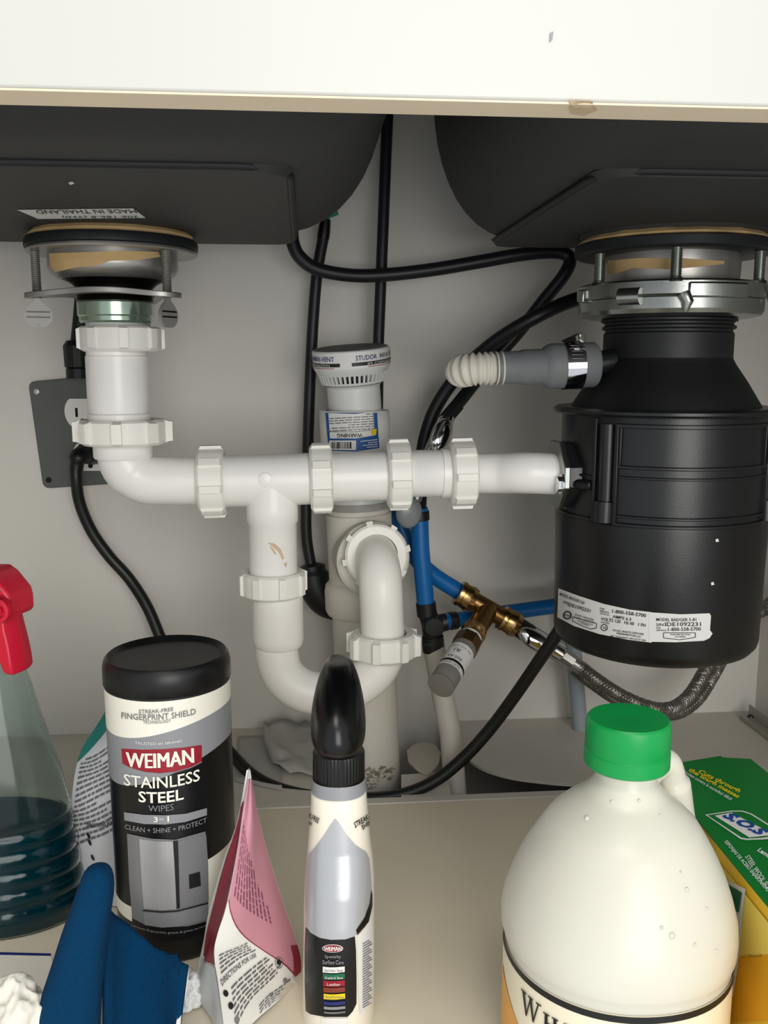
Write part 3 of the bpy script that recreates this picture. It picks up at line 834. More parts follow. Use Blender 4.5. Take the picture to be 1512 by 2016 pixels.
def ringpx(cx, cy, r0, r1, par, m='print_black', sk_=None, n=20):
    bb = B()
    P_ = [[(sk_ or csk).hit(cx+r*math.cos(2*math.pi*i/n), cy+r*math.sin(2*math.pi*i/n), .0012) for r in (r0, r1)] for i in range(n+1)]
    loft(bb, P_, False); obj('ring_mark', bb, m, par)
ringpx(1119,1211,6,8.5,s1); st_('NSF', (1114,1212), (1125,1215), 4, s1)
ringpx(1191,1235,5.5,7,s1); st_('UL', (1188,1237), (1195,1239), 5, s1)
def strokepx(pts, wd, par, m, sk_, off=.0012, name='outline'):
    bb = B()
    for (x0, y0), (x1, y1) in zip(pts[:-1], pts[1:]):
        d = V((x1-x0, y1-y0)); L = d.length; d /= L; nn = V((-d.y, d.x))*wd/2; kk = max(1, int(L/8))
        for i in range(kk):
            a, c = V((x0,y0))+d*L*i/kk, V((x0,y0))+d*L*(i+1)/kk
            q = [sk_.hit(*(a-nn), off), sk_.hit(*(c-nn), off), sk_.hit(*(c+nn), off), sk_.hit(*(a+nn), off)]
            if all(x is not None for x in q): bb.add(q, [(0,1,2,3)])
    return obj(name, bb, m, par)
strokepx([(1129,1214),(1152,1221),(1176,1227),(1176,1236),(1165,1238),(1148,1232),(1129,1222),(1129,1214)], 1.2, s1, 'print_black', csk)
st_('PUSH RED BUTTON', (1138,1223), (1168,1231), 2.8, s1); st_('TO RESET', (1144,1228), (1162,1233), 2.8, s1)
st_('MODEL BADGER 5-81', (1292,1222), (1370,1222), 6, s2, (1330,1222.5)); st_('S/N', (1292,1232), (1306,1232), 5.5, s2); st_('IDE1092231', (1309,1232.5), (1379,1232), 8, s2)
st_('FOR', (1292,1237), (1301,1237), 3, s2); st_('SERVICE', (1292,1241.5), (1312,1242), 3, s2); st_('1-800-558-5700', (1315,1242), (1379,1241), 7, s2)
strokepx([(1306,1245),(1368,1245),(1368,1254),(1338,1259),(1306,1255),(1306,1245)], 1.2, s2, 'print_black', csk)
st_('PUSH RED BUTTON', (1320,1250), (1358,1250), 3, s2); st_('TO RESET', (1328,1254.5), (1350,1254.5), 3, s2)

# ================================================================== DISHWASHER HOSE
YH = YG-.012
dh = root('dishwasher_hose', U(1020, 760, YH), 'cream corrugated drain hose with grey rubber end on the disposer inlet', 'hose')
h0, h1, h2, h3 = U(975,725,YH), U(1072,722,YH), U(1080,721,YH), U(1174,718,YH)
axh = (h3-h0).normalized()
b = B(); L3 = (h3-h0).length
def hx(x): return (x-975)/(1174-975)*L3
lathe(b, h0, axh, [(20*kg,hx(972)),(30*kg,hx(974)),(31*kg,hx(1024)),(33*kg,hx(1027)),(33*kg,hx(1066)),(36*kg,hx(1070)),(41*kg,hx(1078)),(42.5*kg,hx(1084)),(42.5*kg,hx(1168)),(38*kg,hx(1174)),(20*kg,hx(1174))], 40)
obj('rubber_connector', b, 'grey_rubber', dh)
b = B(); c0_ = h0+axh*hx(984)
cpath = cat([h0+axh*hx(990), h0, h0-axh*hx(1010), U(912,730,YH+.008), U(904,732,YH+.03), U(908,736,YH+.07), U(911,740,YH+.125)], 22)
rad = []; dist = 0
for i, p in enumerate(cpath):
    if i: dist += (p-cpath[i-1]).length
    rad.append((30.5+2.2*math.sin(dist/.0044*2*math.pi))*kg*(1.0))
# rebuild with even, fine steps so that the rings read
fine = [cpath[0]]
for p in cpath[1:]:
    while (p-fine[-1]).length > .0006: fine.append(fine[-1]+(p-fine[-1]).normalized()*.0006)
tube(b, fine, [(29-7*max(0,min(1,(i*.0006-.036)/.03))+2.6*math.sin(i*.0006/.0046*2*math.pi))*kg for i in range(len(fine))], 28)
obj('corrugated_hose', b, 'hose_cream', dh, sharp=80)
b = B(); lathe(b, h0, axh, [(42.6*kg,hx(1106)),(44.5*kg,hx(1106)),(44.5*kg,hx(1142)),(42.6*kg,hx(1142))], 48)
hc = obj('hose_clamp', b, 'chrome', dh, sharp=30)
b = B(); pm_ = h0+axh*hx(1124)
hous = pm_+V((0,-.006,45*kg)); sdir = V((.35,-.9,.25)).normalized()
tube(b, [hous-sdir*.012, hous+sdir*.006], 11*kg, 16); obj('clamp_housing', b, 'dark_steel', hc)
b = B(); lathe(b, hous+sdir*.006, sdir, [(0,0),(9*kg,0),(9.5*kg,.004),(8*kg,.006),(0,.0062)], 6); obj('clamp_screw', b, 'chrome', hc)
b = B()
for i in range(7):
    a = .15+i*.17; d = V((0,-1,0))*math.cos(a)+Z_ if False else V((0,-math.cos(a),math.sin(a)))
    box(b, pm_+d*(44.4*kg), 20*kg, .0008, 2.0*kg, Matrix.Rotation(-a, 3, 'X'))
obj('clamp_slots', b, 'dark_steel', hc)

# ================================================================== BLACK HOSES
def hose(name, pts, r, label, m='hose_rubber', n=10, par=None, category='hose'):
    b = B(); tube(b, cat([U(*p) for p in pts], n), r, 20)
    return obj(name, b, m, par, sharp=60, label=label, category=category if par is None else None)
kh = mpp(U(756,800,.96))
hw_ = root('faucet_hose', U(620, 1200, .965), 'black faucet hose with pull-down weight, left of the standing pipe', 'hose')
hose('hose', [(636,470,.965),(624,540,.965),(616,640,.966),(610,760,.967),(606,880,.967),(603,980,.967),(603,1050,.967),(610,1100,.966),(622,1150,.965),(640,1185,.965),(672,1195,.968)], 11*kh, None, par=hw_)
b = B(); tube(b, cat([U(612,1110,.966), U(620,1150,.963), U(640,1180,.962), U(668,1190,.964)], 8), [16*kh]+[28*kh]*3+[34*kh]*20+[28*kh], 24); obj('hose_weight', b, 'rubber', hw_, sharp=60)
b = B(); tube(b, [U(636,470,.965), U(638,455,.965), U(641,432,.965)], [12*kh,12*kh,10*kh], 16); obj('hose_coupling', b, 'dark_steel', hw_)
b = B(); tube(b, [U(641,434,.965), U(648,418,.962)], 6*kh, 12); tube(b, [U(648,422,.962), U(664,416,.96)], 7*kh, 12); obj('blue_clip', b, 'foil_teal', hw_, label='small blue clip')
hose('sprayer_hose', [(765,120,.955),(763,220,.955),(759,320,.956),(754,450,.957),(748,600,.958),(745,680,.958),(744,760,.965),(742,900,.975)], 11*kh, 'straight black hose hanging between the two bowls, passing behind the air vent')
sh_ = root('supply_hose', U(880, 830, .93), 'black supply hose looped under the left bowl over to the chrome stop valve', 'hose')
hose('hose', [(573,440,.93),(577,480,.93),(592,508,.93),(625,530,.93),(690,542,.93),(760,541,.93),(850,531,.93),(940,516,.93),(1020,502,.93),(1080,496,.93),(1113,500,.928),(1122,516,.926),(1108,545,.926),(1070,592,.935),(1020,655,.945),(960,722,.945),(915,778,.93),(888,812,.912)], 12.5*kh, None, par=sh_, n=8)
b = B(); tube(b, [U(900,798,.916), U(876,826,.908)], 15*kh, 6); obj('hose_nut', b, 'rubber', sh_, sharp=20)
hose('riser_hose', [(1230,556,.90),(1180,576,.89),(1110,598,.885),(1040,632,.885),(970,676,.905),(905,735,.93),(862,795,.94),(840,850,.94),(830,905,.935),(828,960,.92),(826,1004,.908)], 13*kh, 'black hose curving from behind the disposer mount down to the blue riser pipe')
# power cord
pc_ = root('power_cord', U(160, 930, .98), 'black power cord from the wall outlet, looping over the floor up to the disposer', 'cord')
hose('cord', [(150,905,.965),(150,940,.962),(157,990,.966),(180,1045,.97),(215,1095,.972),(255,1140,.972),(290,1195,.972),(318,1260,.965),(350,1330,.95),(395,1410,.925),(450,1478,.90),(500,1528,.87),(560,1556,.85),(640,1570,.835),(730,1572,.828),(800,1562,.826),(860,1535,.826),(915,1490,.828),(965,1435,.828),(1010,1375,.822),(1055,1310,.81),(1105,1235,.80),(1125,1195,.80)], 12*S(1,.9), None, par=pc_, m='cord', n=8)
b = B(); tube(b, cat([U(185,893,.993), U(170,892,.975), U(155,902,.964), U(150,925,.963)], 5), [22*kh]*6+[18*kh]*6+[13*kh]*4, 18)
obj('plug', b, 'cord', pc_, sharp=60)

# ================================================================== WALL OUTLET
ow = root('wall_outlet', U(150, 960, YW), 'grey cover plate with white duplex outlet on the rear wall behind the tailpiece', 'outlet')
b = B(); yo = YW-.002
def prj(pts, Y): return [U(x, y, Y) for x, y in pts]
op = []
cor = [(55,752),(205,738),(232,952),(85,962)]
for i in range(4):
    p, q_, r_ = V(cor[i-1]), V(cor[i]), V(cor[(i+1) % 4])
    a = q_+(p-q_).normalized()*14; c = q_+(r_-q_).normalized()*14
    for t in (0, .25, .5, .75, 1): op.append(tuple(a*(1-t)**2+q_*(2*t*(1-t))+c*t*t))
ob_ = prism(b, prj(op, yo-.004), (0, .0058, 0))
obj('cover_plate', b, 'outlet_plate', ow, bevel=.001)
for cy, cx in ((812,166),(900,182)):
    b = B(); ci = []
    for i in range(40):
        a = 2*math.pi*i/40; x = 39*math.cos(a); y = max(-27, min(27, 39*math.sin(a))); ci.append((cx+x+(y*.09), cy+y))
    prism(b, prj(ci, yo-.0055), (0, .0018, 0)); rc = obj('receptacle', b, 'outlet_white', ow)
    for sx in (-16, 11):
        b = B(); prism(b, prj([(cx+sx-2.5,cy-9),(cx+sx+2.5,cy-9),(cx+sx+3.5,cy+9),(cx+sx-1.5,cy+9)], yo-.0058), (0, .0006, 0)); obj('slot', b, 'void', rc)
    b = B(); prism(b, prj([(cx-4+5*math.cos(i*.5), cy+17+5*math.sin(i*.5)) for i in range(13)], yo-.0058), (0, .0006, 0)); obj('slot', b, 'void', rc)
for x, y, m_ in ((72,771,'steel'),(96,945,'void')):
    b = B(); lathe(b, U(x, y, yo-.004), (0,-1,0), [(0,-.001),(6*kh,-.001),(5.5*kh,.0012),(0,.0016)], 14); obj('plate_screw', b, m_, ow)
cb_ = root('cable_connector', U(155, 745, .985), 'black cable fitting and conduit rising from the outlet behind the left drain', 'fitting')
b = B(); yc = .975; lathe(b, U(152,745,yc), Z, [(0,0),(20*kh,0),(20*kh,18*kh),(18*kh,20*kh),(22*kh,22*kh),(23*kh,62*kh),(16*kh,72*kh),(0,72*kh)], 10); obj('connector_nut', b, 'rubber', cb_, sharp=25)
b = B(); tube(b, cat([U(154,680,yc), U(160,620,yc), U(166,540,yc), U(170,470,yc), U(170,400,yc)], 6), 15*kh, 18); obj('conduit', b, 'rubber', cb_)

# ================================================================== WATER SUPPLY
YX = .905
kx_ = mpp(U(830,1100,YX))
ws = root('riser_pipe', U(840, 1240, YX), 'vertical blue supply pipe with black couplings right of the trap', 'pipe')
b = B(); tube(b, [U(825,1000,YX), U(828,1080,YX), U(839,1200,YX)], 17.5*kx_, 24); obj('blue_tube', b, 'pex_blue', ws)
for y0, y1, x0, x1 in ((1006,1024,825,826),(1186,1212,838,841)):
    b = B(); tube(b, [U(x0,y0,YX), U(x1,y1,YX)], 20*kx_, 20); obj('crimp_ring', b, 'pex_dark', ws, bevel=.0006)
b = B(); tube(b, cat([U(842,1208,YX), U(848,1228,YX), U(852,1262,YX)], 5), 19*kx_, 20); tube(b, [U(850,1230,YX-.004), U(880,1224,YX-.004)], 18*kx_, 18)
lathe(b, U(852,1228,YX), (0,-1,0), [(0,-.0),(21*kx_,0),(21*kx_,.012),(18*kx_,.0135),(0,.0135)], 24)
obj('tee_fitting', b, 'pex_dark', ws, sharp=40)
b = B(); tube(b, [U(851,1252,YX), U(854,1282,YX)], 22.5*kx_, 24); obj('coupling_nut', b, 'pex_dark', ws, bevel=.0008)
b = B(); tube(b, [U(850,1258,YX), U(851,1266,YX)], 23.2*kx_, 24); obj('clamp_band', b, 'gasket', ws)
b = B(); tb2 = tube(b, [U(855,1276,YX), U(868,1350,.895), U(888,1450,.878), V((UZ(912,1560,0).x, UZ(912,1560,0).y+.022, -.06))], 22*kx_, 24)
obj('sloping_pipe', b, 'conduit_white', None, sharp=50, label='sloping off-white conduit pipe rising from the floor opening to the black coupling', category='pipe')
b = B(); tube(b, cat([U(776,985,.955), U(784,1020,.95), U(800,1065,.945), U(824,1105,.935), U(858,1136,.925), U(915,1172,.912)], 6), 17*kx_, 24)
obj('blue_branch_pipe', b, 'pex_blue', None, label='blue pipe passing behind the riser down into the brass tee', category='pipe')
bh = root('blue_cross_pipe', U(980, 1210, .93), 'horizontal blue pipe behind the brass tee running behind the disposer', 'pipe')
b = B(); tube(b, [U(866,1226,.918), U(960,1211,.932), U(1100,1192,.95), U(1180,1182,.955)], 16*kx_, 24); obj('blue_tube', b, 'pex_blue', bh)
b = B(); tube(b, [U(884,1223,.921), U(899,1221,.923)], 18.5*kx_, 20); obj('crimp_ring', b, 'pex_dark', bh, bevel=.0006)
# brass tee
YBt = .905
bt = root('brass_tee', U(960, 1215, YBt), 'brass tee joining the blue branch pipe, the grey arrestor and the chrome valve', 'fitting')
e0, e1_ = U(902,1166,YBt), U(1024,1236,YBt-.005); dx = (e1_-e0).normalized(); Lt = (e1_-e0).length
b = B(); tube(b, [e0.lerp(e1_, .2), e0.lerp(e1_, .8)], 19*kx_, 24); br0 = e0.lerp(e1_, .48); ar1 = U(868,1350,.80); axa = (ar1-br0).normalized(); La = (ar1-br0).length
tube(b, [br0, br0+axa*La*.36], 21*kx_, 24); bt_ = obj('tee_body', b, 'brass', bt, sharp=50)
for t0, t1, nm in ((.0, .24, 'a'), (.70, .95, 'b')):
    b = B(); lathe(b, e0, dx, [(14*kx_,t0*Lt),(25*kx_,t0*Lt),(26*kx_,(t0+.03)*Lt),(26*kx_,(t0+.06)*Lt),(24*kx_,(t0+.07)*Lt),(25.5*kx_,(t1-.09)*Lt),(27*kx_,(t1-.07)*Lt),(25*kx_,t1*Lt),(14*kx_,t1*Lt)], 24)
    obj('compression_nut', b, 'brass_bright', bt, sharp=25)
b = B(); lathe(b, br0, axa, [(20*kx_,La*.30),(24*kx_,La*.30),(25*kx_,La*.34),(22*kx_,La*.36),(22*kx_,La*.40)], 24); obj('union_ring', b, 'brass_bright', bt, sharp=25)
b = B(); lathe(b, br0, axa, [(19*kx_,La*.39),(22.5*kx_,La*.395),(22.5*kx_,La*.425),(19*kx_,La*.43)], 24); obj('thread_tape', b, 'print_white', bt, label='white thread tape')
am = root('hammer_arrestor', ar1, 'grey metal water hammer arrestor sticking out from the brass tee', 'fitting')
b = B(); lathe(b, br0, axa, [(0,La*.45),(27*kx_,La*.43),(27*kx_,La*.54),(0,La*.54)], 8); obj('hex_collar', b, 'brass', am, sharp=20)
b = B(); lathe(b, br0, axa, [(0,La*.46),(24*kx_,La*.47),(24.5*kx_,La*.99),(23*kx_,La),(0,La)], 40); ab = b; obj('barrel', b, 'arrestor_metal', am)
b = B(); lathe(b, br0, axa, [(23*kx_,La*.985),(25.2*kx_,La*.985),(25.2*kx_,La*1.002),(22.5*kx_,La*1.004),(0,La*1.0)], 40); obj('end_cap', b, 'arrestor_metal', am, sharp=25)
b = B(); lathe(b, br0, axa, [(24.6*kx_,La*.60),(24.9*kx_,La*.60),(24.9*kx_,La*.86),(24.6*kx_,La*.86)], 40); al = obj('wrap_label', b, 'print_white', am)
b = B(); lathe(b, br0, axa, [(24.9*kx_,La*.795),(25.1*kx_,La*.795),(25.1*kx_,La*.82),(24.9*kx_,La*.82)], 40); obj('black_band', b, 'print_black', al)
ask = Skin(ab)
def at_(s, t, u0, u1, h, m='print_black'):
    # lettering running round the barrel
    c = br0+axa*La*t; side = axa.cross((CAM-c).normalized()).normalized(); fwd_ = side.cross(axa)
    bm = text2d(s, .01, 0, 6)
    def fn(u, v):
        a = math.radians(u0+(u1-u0)*u); r = 25.2*kx_
        return c+(fwd_*math.cos(a)+side*math.sin(a))*r+axa*(h*kx_*(v-.5))
    bb = _map(bm, fn); bm.free(); obj('lettering', bb, m, al)
at_('AA SIZE', .765, 48, -20, 6); at_('LR', .69, 35, 5, 9); at_('ASSE 1010  PDI', .64, 55, -40, 4, 'print_grey'); at_('LEAD FREE', .84, 50, -30, 5, 'print_grey')
# chrome stop valves
cv = root('stop_valve', U(1060, 1265, .90), 'chrome oval-handled stop valve between the brass tee and the braided hose', 'valve')
v0, v1 = U(1018,1233,.899), U(1120,1298,.895); dv = (v1-v0).normalized(); Lv = (v1-v0).length
b = B(); tube(b, [v0, v0.lerp(v1,.25)], 20*kx_, 20); obj('black_sleeve', b, 'pex_dark', cv)
b = B(); lathe(b, v0, dv, [(0,.2*Lv),(17*kx_,.2*Lv),(20*kx_,.3*Lv),(20*kx_,.62*Lv),(18*kx_,.66*Lv),(21*kx_,.68*Lv),(21*kx_,.82*Lv),(14*kx_,.84*Lv),(14*kx_,1.0*Lv),(0,Lv)], 24); obj('valve_body', b, 'chrome', cv)
def oval_handle(c, ax_, nrm_, L, W, th, parent, m='chrome'):
    ax_ = ax_.normalized(); nrm_ = (nrm_-ax_*nrm_.dot(ax_)).normalized(); sd = ax_.cross(nrm_); b = B(); rows = []
    for s_, t_ in ((.0,-.5),(.6,-.45),(.9,-.25),(1,0),(.93,.22),(.75,.38),(.45,.47),(0,.5)):
        if s_ == 0: rows.append([c+nrm_*(th*t_)]*28)
        else: rows.append([c+ax_*(L*s_*math.cos(2*math.pi*i/28))+sd*(W*s_*math.sin(2*math.pi*i/28))+nrm_*(th*t_) for i in range(28)])
    loft(b, rows, True); return obj('oval_handle', b, m, parent, sharp=60)
oval_handle(U(1056,1262,.876), dv, V((-.1,-1,.35)), 42*kx_, 20*kx_, .014, cv)
sv = root('stop_valve', U(865, 870, .92), 'chrome stop valve peeping out above the white drain run, below the black supply hose', 'valve')
s0, s1_ = U(882,820,.91), U(846,905,.895)
b = B(); tube(b, [s0, s0.lerp(s1_,.6), s1_], [14*kh,17*kh,17*kh], 20); obj('valve_body', b, 'chrome', sv)
oval_handle(U(868,857,.888), (s1_-s0), V((.3,-1,.2)), 36*kh, 20*kh, .014, sv)
b = B(); tube(b, [s1_, U(818,985,.89)], 11*kh, 16); obj('valve_stem', b, 'steel', sv)
lower = oval_handle(U(805,1008,.885), V((.05,0,1)), V((.15,-1,.2)), 31*kh, 25*kh, .01, sv, 'valve_grey'); lower['label'] = 'grey oval handle below the drain run'
# braided hoses
def braided(name, pts, r, label):
    rt = root(name, U(*pts[0]), label, 'hose'); b = B(); path = cat([U(*p) for p in pts], 10); tube(b, path, r, 20)
    obj('liner', b, 'braid', rt, sharp=80)
    # woven strands wound both ways round the hose
    b = B(); n = len(path); T = [(path[min(i+1,n-1)]-path[max(i-1,0)]).normalized() for i in range(n)]
    _, e1, _ = frame(T[0]); E = []
    for i in range(n):
        e1 = (e1-T[i]*e1.dot(T[i])).normalized(); E.append((e1.copy(), T[i].cross(e1)))
    s = [0]
    for i in range(1, n): s.append(s[-1]+(path[i]-path[i-1]).length)
    for hand in (1, -1):
        for q_ in range(7):
            pts_ = []; steps = int(s[-1]/.0022); j = 0
            for t_ in range(steps+1):
                d = s[-1]*t_/steps
                while j < n-2 and s[j+1] < d: j += 1
                f = (d-s[j])/max(1e-9, s[j+1]-s[j]); p = path[j].lerp(path[j+1], f); e = E[j]
                a = hand*d/.022*2*math.pi+q_*2*math.pi/7
                pts_.append(p+(e[0]*math.cos(a)+e[1]*math.sin(a))*(r+.00015))
            tube(b, pts_, .00075, 4)
    obj('braid_strands', b, 'braid', rt, kind='stuff')
    return rt
bz = braided('braided_hose', [(1112,1294,.895),(1138,1310,.89),(1180,1342,.88),(1232,1374,.875),(1285,1394,.875),(1325,1393,.88),(1358,1368,.89),(1385,1325,.90),(1410,1280,.91),(1440,1238,.918),(1476,1214,.925),(1520,1194,.93),(1585,1172,.93)], 12.5*kx_, 'steel braided hose dipping from the chrome valve and rising behind the disposer')
b = B(); tube(b, [U(1108,1290,.895), U(1128,1304,.892)], 16*kx_, 8); tube(b, [U(1128,1304,.892), U(1146,1316,.889)], 14.5*kx_, 20); obj('ferrule', b, 'steel', bz, sharp=25)
braided('braided_hose', [(1130,1318,.925),(1165,1345,.915),(1215,1378,.905),(1275,1402,.90),(1330,1406,.90),(1372,1380,.905),(1402,1335,.915),(1430,1285,.93),(1465,1235,.945),(1492,1205,.95),(1530,1175,.955),(1590,1130,.955)], 11*kx_, 'second steel braided hose, looped behind the first, running off to the right wall')
b = B(); tube(b, [U(1122,1180,.965), U(1131,1300,.965), U(1146,1480,.965), U(1152,1560,.965)], 16.5*S(1,.965), 22)
pp = obj('painted_pipe', b, 'painted_pipe', None, label='pale grey-blue vertical pipe below the disposer, left of the green cap', category='pipe')
b = B(); tube(b, [U(1120,1160,.965), U(1129,1262,.965)], 16.9*S(1,.965), 22); obj('blue_coat', b, 'foil_teal', pp)

# ================================================================== CANISTER OF WIPES
YC = .625
w0 = U(328, 1283, YC); kw = mpp(U(335, 1500, YC)); tilt = V((-.012, -.01, 1)).normalized()
wb = U(352, 1800, YC); wb.z = 0
RW = 117.5*kw
wtop = w0.copy(); wax = (wtop-wb).normalized(); HW = (wtop-wb).length
wc = root('wipes_canister', wb, 'black canister of stainless steel wipes with a black lid, standing left on the floor', 'canister')
def wl_(b, prof, segs=72): return lathe(b, wb, wax, prof, segs, ref=(0,-1,0))
lidb = HW-.0182
b = B(); wl_(b, [(0,.002),(RW*.93,.002),(RW*.97,.006),(RW*.97,.014),(RW,.018),(RW,lidb),(0,lidb)]); wbd = b
obj('body', b, 'canister_black', wc)
b = B(); wl_(b, [(0,lidb-.001),(RW*1.005,lidb-.001),(RW*1.03,lidb),(RW*1.03,HW-.007),(RW*1.0,HW-.002),(RW*.955,HW),(RW*.93,HW-.0006),(RW*.90,HW-.003),(RW*.84,HW-.0042),(0,HW-.006)])
lid = obj('lid', b, 'canister_black', wc, sharp=50)
b = B(); wl_(b, [(RW*.985,lidb-.002),(RW*1.012,lidb-.002),(RW*1.012,lidb),(RW*.985,lidb)]); obj('lid_seam', b, 'rubber', lid)
# wrap label as bands round the body, bounded by swooping edges
_, we1, we2 = frame(wax, (0,-1,0))
ws_ = 1 if we2.dot(RT) > 0 else -1
def wcp(deg, t, off): a = math.radians(deg*ws_); return wb+wax*t+(we1*math.cos(a)+we2*math.sin(a))*(RW+off)
def band(name, f0, f1, m, off, parent, a0=-180, a1=180, n=90):
    b = B(); loft(b, [[wcp(a0+(a1-a0)*i/n, f0(a0+(a1-a0)*i/n), off), wcp(a0+(a1-a0)*i/n, f1(a0+(a1-a0)*i/n), off)] for i in range(n+1)], False)
    return obj(name, b, m, parent)
def tz(y): # height along the axis for a picture height on the front of the can
    return (U(335, y, YC-RW)-wb).dot(wax)
T1, T2, T3 = tz(1437), tz(1515), tz(1722)
sw = lambda d: .0065*math.sin(math.radians(d-22))+ .004*math.sin(math.radians(2*d))*.4
e_white = lambda d: T1+sw(d)
e_grey = lambda d: T2+sw(d)*1.7-.0015
lab_ = band('wrap_label', lambda d: .0195, lambda d: lidb-.002, 'label_black', .0003, wc)
band('cream_band', e_white, lambda d: lidb-.002, 'print_cream', .0006, lab_)
band('grey_band', e_grey, e_white, 'print_midgrey', .0006, lab_)
def low_(d): return tz(1722)+.0075*math.sin(math.radians(d+18)) if d > 0 else tz(1722)-.008+.010*math.sin(math.radians(d+18))
band('white_band', lambda d: .026, lambda d: tz(1712)+.0052*math.sin(math.radians(d-30)), 'print_cream', .0005, lab_, 36, 150, 40)
band('white_band', lambda d: .030, lambda d: tz(1790)+.003*math.sin(math.radians(d)), 'print_cream', .0005, lab_, -150, -38, 40)
wk = Skin(wbd)
def wt(s, x0, x1, yl, ym, yr, h, m, bold=0.0, off=.0014): print_text(s, (x0,yl), ((x0+x1)/2,ym), (x1,yr), h, wk, m, lab_, off=off, bold=bold, up=(-.03*h,-h))
wt('STREAK-FREE', 275, 341, 1403, 1402.5, 1398, 7.5, 'print_grey', .015)
wt('FINGERPRINT SHIELD', 242, 384, 1413, 1416, 1405, 12, 'print_grey', .012)
wt('TECHNOLOGY', 283, 337, 1423, 1423.5, 1420, 6.5, 'print_grey', .01)
wt('TRUSTED #1 BRAND', 268, 358, 1464, 1465.5, 1460, 6, 'print_white')
print_poly('red_badge', [(241,1473),(280,1475),(320,1474),(360,1471),(396,1466),(396,1498),(375,1509),(345,1518),(315,1521),(285,1518),(258,1510),(243,1502)], wk, 'print_red', lab_, off=.0009, g=8)
strokepx([(243,1503),(258,1511),(285,1519),(315,1522),(345,1519),(375,1510),(396,1499)], 1.6, lab_, 'print_midgrey', wk, .0010, 'badge_rim')
wt('WEIMAN', 251, 378.5, 1508, 1510, 1500, 29, 'print_cream', 0)
wt('WEIMAN', 253.5, 381, 1508, 1510, 1500, 29, 'print_cream', 0, .0015)
wt('STAINLESS', 247, 392, 1544, 1550, 1535, 23, 'print_cream', .012)
wt('STEEL', 275, 361, 1577, 1579, 1572, 22, 'print_cream', .018)
wt('WIPES', 294, 342, 1595, 1596, 1592, 12, 'print_midgrey', -.005)
print_poly('grey_strip', [(246,1598),(285,1603),(325,1604),(365,1601),(406,1590),(406,1604),(365,1617),(325,1622),(285,1621),(247,1614)], wk, 'print_midgrey', lab_, off=.0009, g=8)
wt('3', 304, 312, 1617, 1617, 1617, 11, 'print_cream', .02); wt('in', 315, 322, 1613, 1613, 1613, 5, 'print_cream'); wt('1', 330, 333.5, 1616, 1616, 1615.5, 11, 'print_cream', .02)
wt('CLEAN + SHINE + PROTECT', 249, 405, 1630, 1637, 1617, 9.5, 'print_midgrey')
# printed picture of a steel refrigerator
print_poly('fridge_body', [(252,1640),(300,1650),(345,1652),(403,1636),(408,1690),(409,1760),(408,1812),(370,1822),(320,1824),(285,1818),(262,1806),(256,1730)], wk, 'print_grey', lab_, off=.0009, g=9)
print_poly('fridge_door', [(276,1650),(310,1655),(340,1655),(345,1720),(347,1788),(320,1790),(285,1787),(280,1720)], wk, 'print_light_silver', lab_, off=.0012, g=9)
print_poly('fridge_door', [(352,1654),(404,1641),(408,1700),(409,1772),(380,1781),(353,1786)], wk, 'print_grey', lab_, off=.0012, g=9)
print_poly('fridge_gap', [(341,1654),(350,1653),(354,1786),(348,1787)], wk, 'print_black', lab_, off=.0014, g=9)
print_poly('fridge_drawer', [(284,1793),(320,1796),(350,1794),(408,1778),(408,1808),(350,1822),(320,1824),(287,1819)], wk, 'print_silver', lab_, off=.0013, g=9)
strokepx([(283,1790),(320,1793),(350,1791),(408,1776)], 2.5, lab_, 'print_black', wk, .0015, 'drawer_gap')
print_poly('dispenser', [(371,1720),(392,1714),(394,1742),(372,1748)], wk, 'print_black', lab_, off=.0015, g=6)
wt('removes fingerprints, grease & grime to reveal shine', 262, 428, 1822, 1837, 1812, 6, 'print_midgrey')

# ================================================================== SPRAY BOTTLE, SEEN FROM BEHIND
YB_ = .535
bx = U(666, 1750, YB_)
def yrow(y, hwpx, hd, xc, Yc=YB_, n=44, pw=2.3):
    c = U(xc, y, Yc); kk = mpp(c)*1.0; row = []
    for i in range(n):
        a = 2*math.pi*i/n; ca, sa = math.cos(a), math.sin(a)
        sx = math.copysign(abs(ca)**(2/pw), ca); sy = math.copysign(abs(sa)**(2/pw), sa)
        # side vector across the line of sight
        row.append(V((c.x, c.y, c.z))+V((RT.x, RT.y, 0))*(hwpx*kk*sx)+V((-RT.y, RT.x, 0))*(hd*sy))
    return row
sb = root('cleaner_bottle', (bx.x, YB_, 0), 'cream and silver cleaner bottle with glossy black trigger head turned away, front centre', 'bottle')
b = B()
rows = [yrow(y, hw, hd, xc) for y, hw, hd, xc in ((1535,50,.0150,667),(1549,51,.0152,667),(1553,54,.0170,667),(1600,57,.0195,668),(1650,61,.022,668),(1680,64.5,.025,669),(1720,68,.029,669),(1775,69,.0325,668),(1820,69,.0345,668),(1880,69.5,.0355,667),(1940,69.5,.0355,667),(1985,70,.035,667),(2020,69,.033,667),(2050,64,.030,667))]
zlow = min(p.z for p in rows[-1]); 
rows[-1] = [V((p.x, p.y, .0)) if False else p for p in rows[-1]]
last = rows[-1]
rows.append([V((p.x, p.y, max(0.0005, .0005))) for p in last])
fr = []
for i in range(len(rows)-1):
    fr.append(rows[i])
    if i < len(rows)-2:
        for q in (1/3, 2/3): fr.append([p.lerp(r, q) for p, r in zip(rows[i], rows[i+1])])
fr.append(rows[-1])
loft(b, fr, True, True, True); bsk = Skin(b)
obj('bottle_body', b, 'bottle_cream', sb, sharp=50)
b = B(); loft(b, [yrow(1528,51.5,.0158,667),yrow(1551,54.5,.0176,667)], True); obj('neck_ring', b, 'print_midgrey', sb)
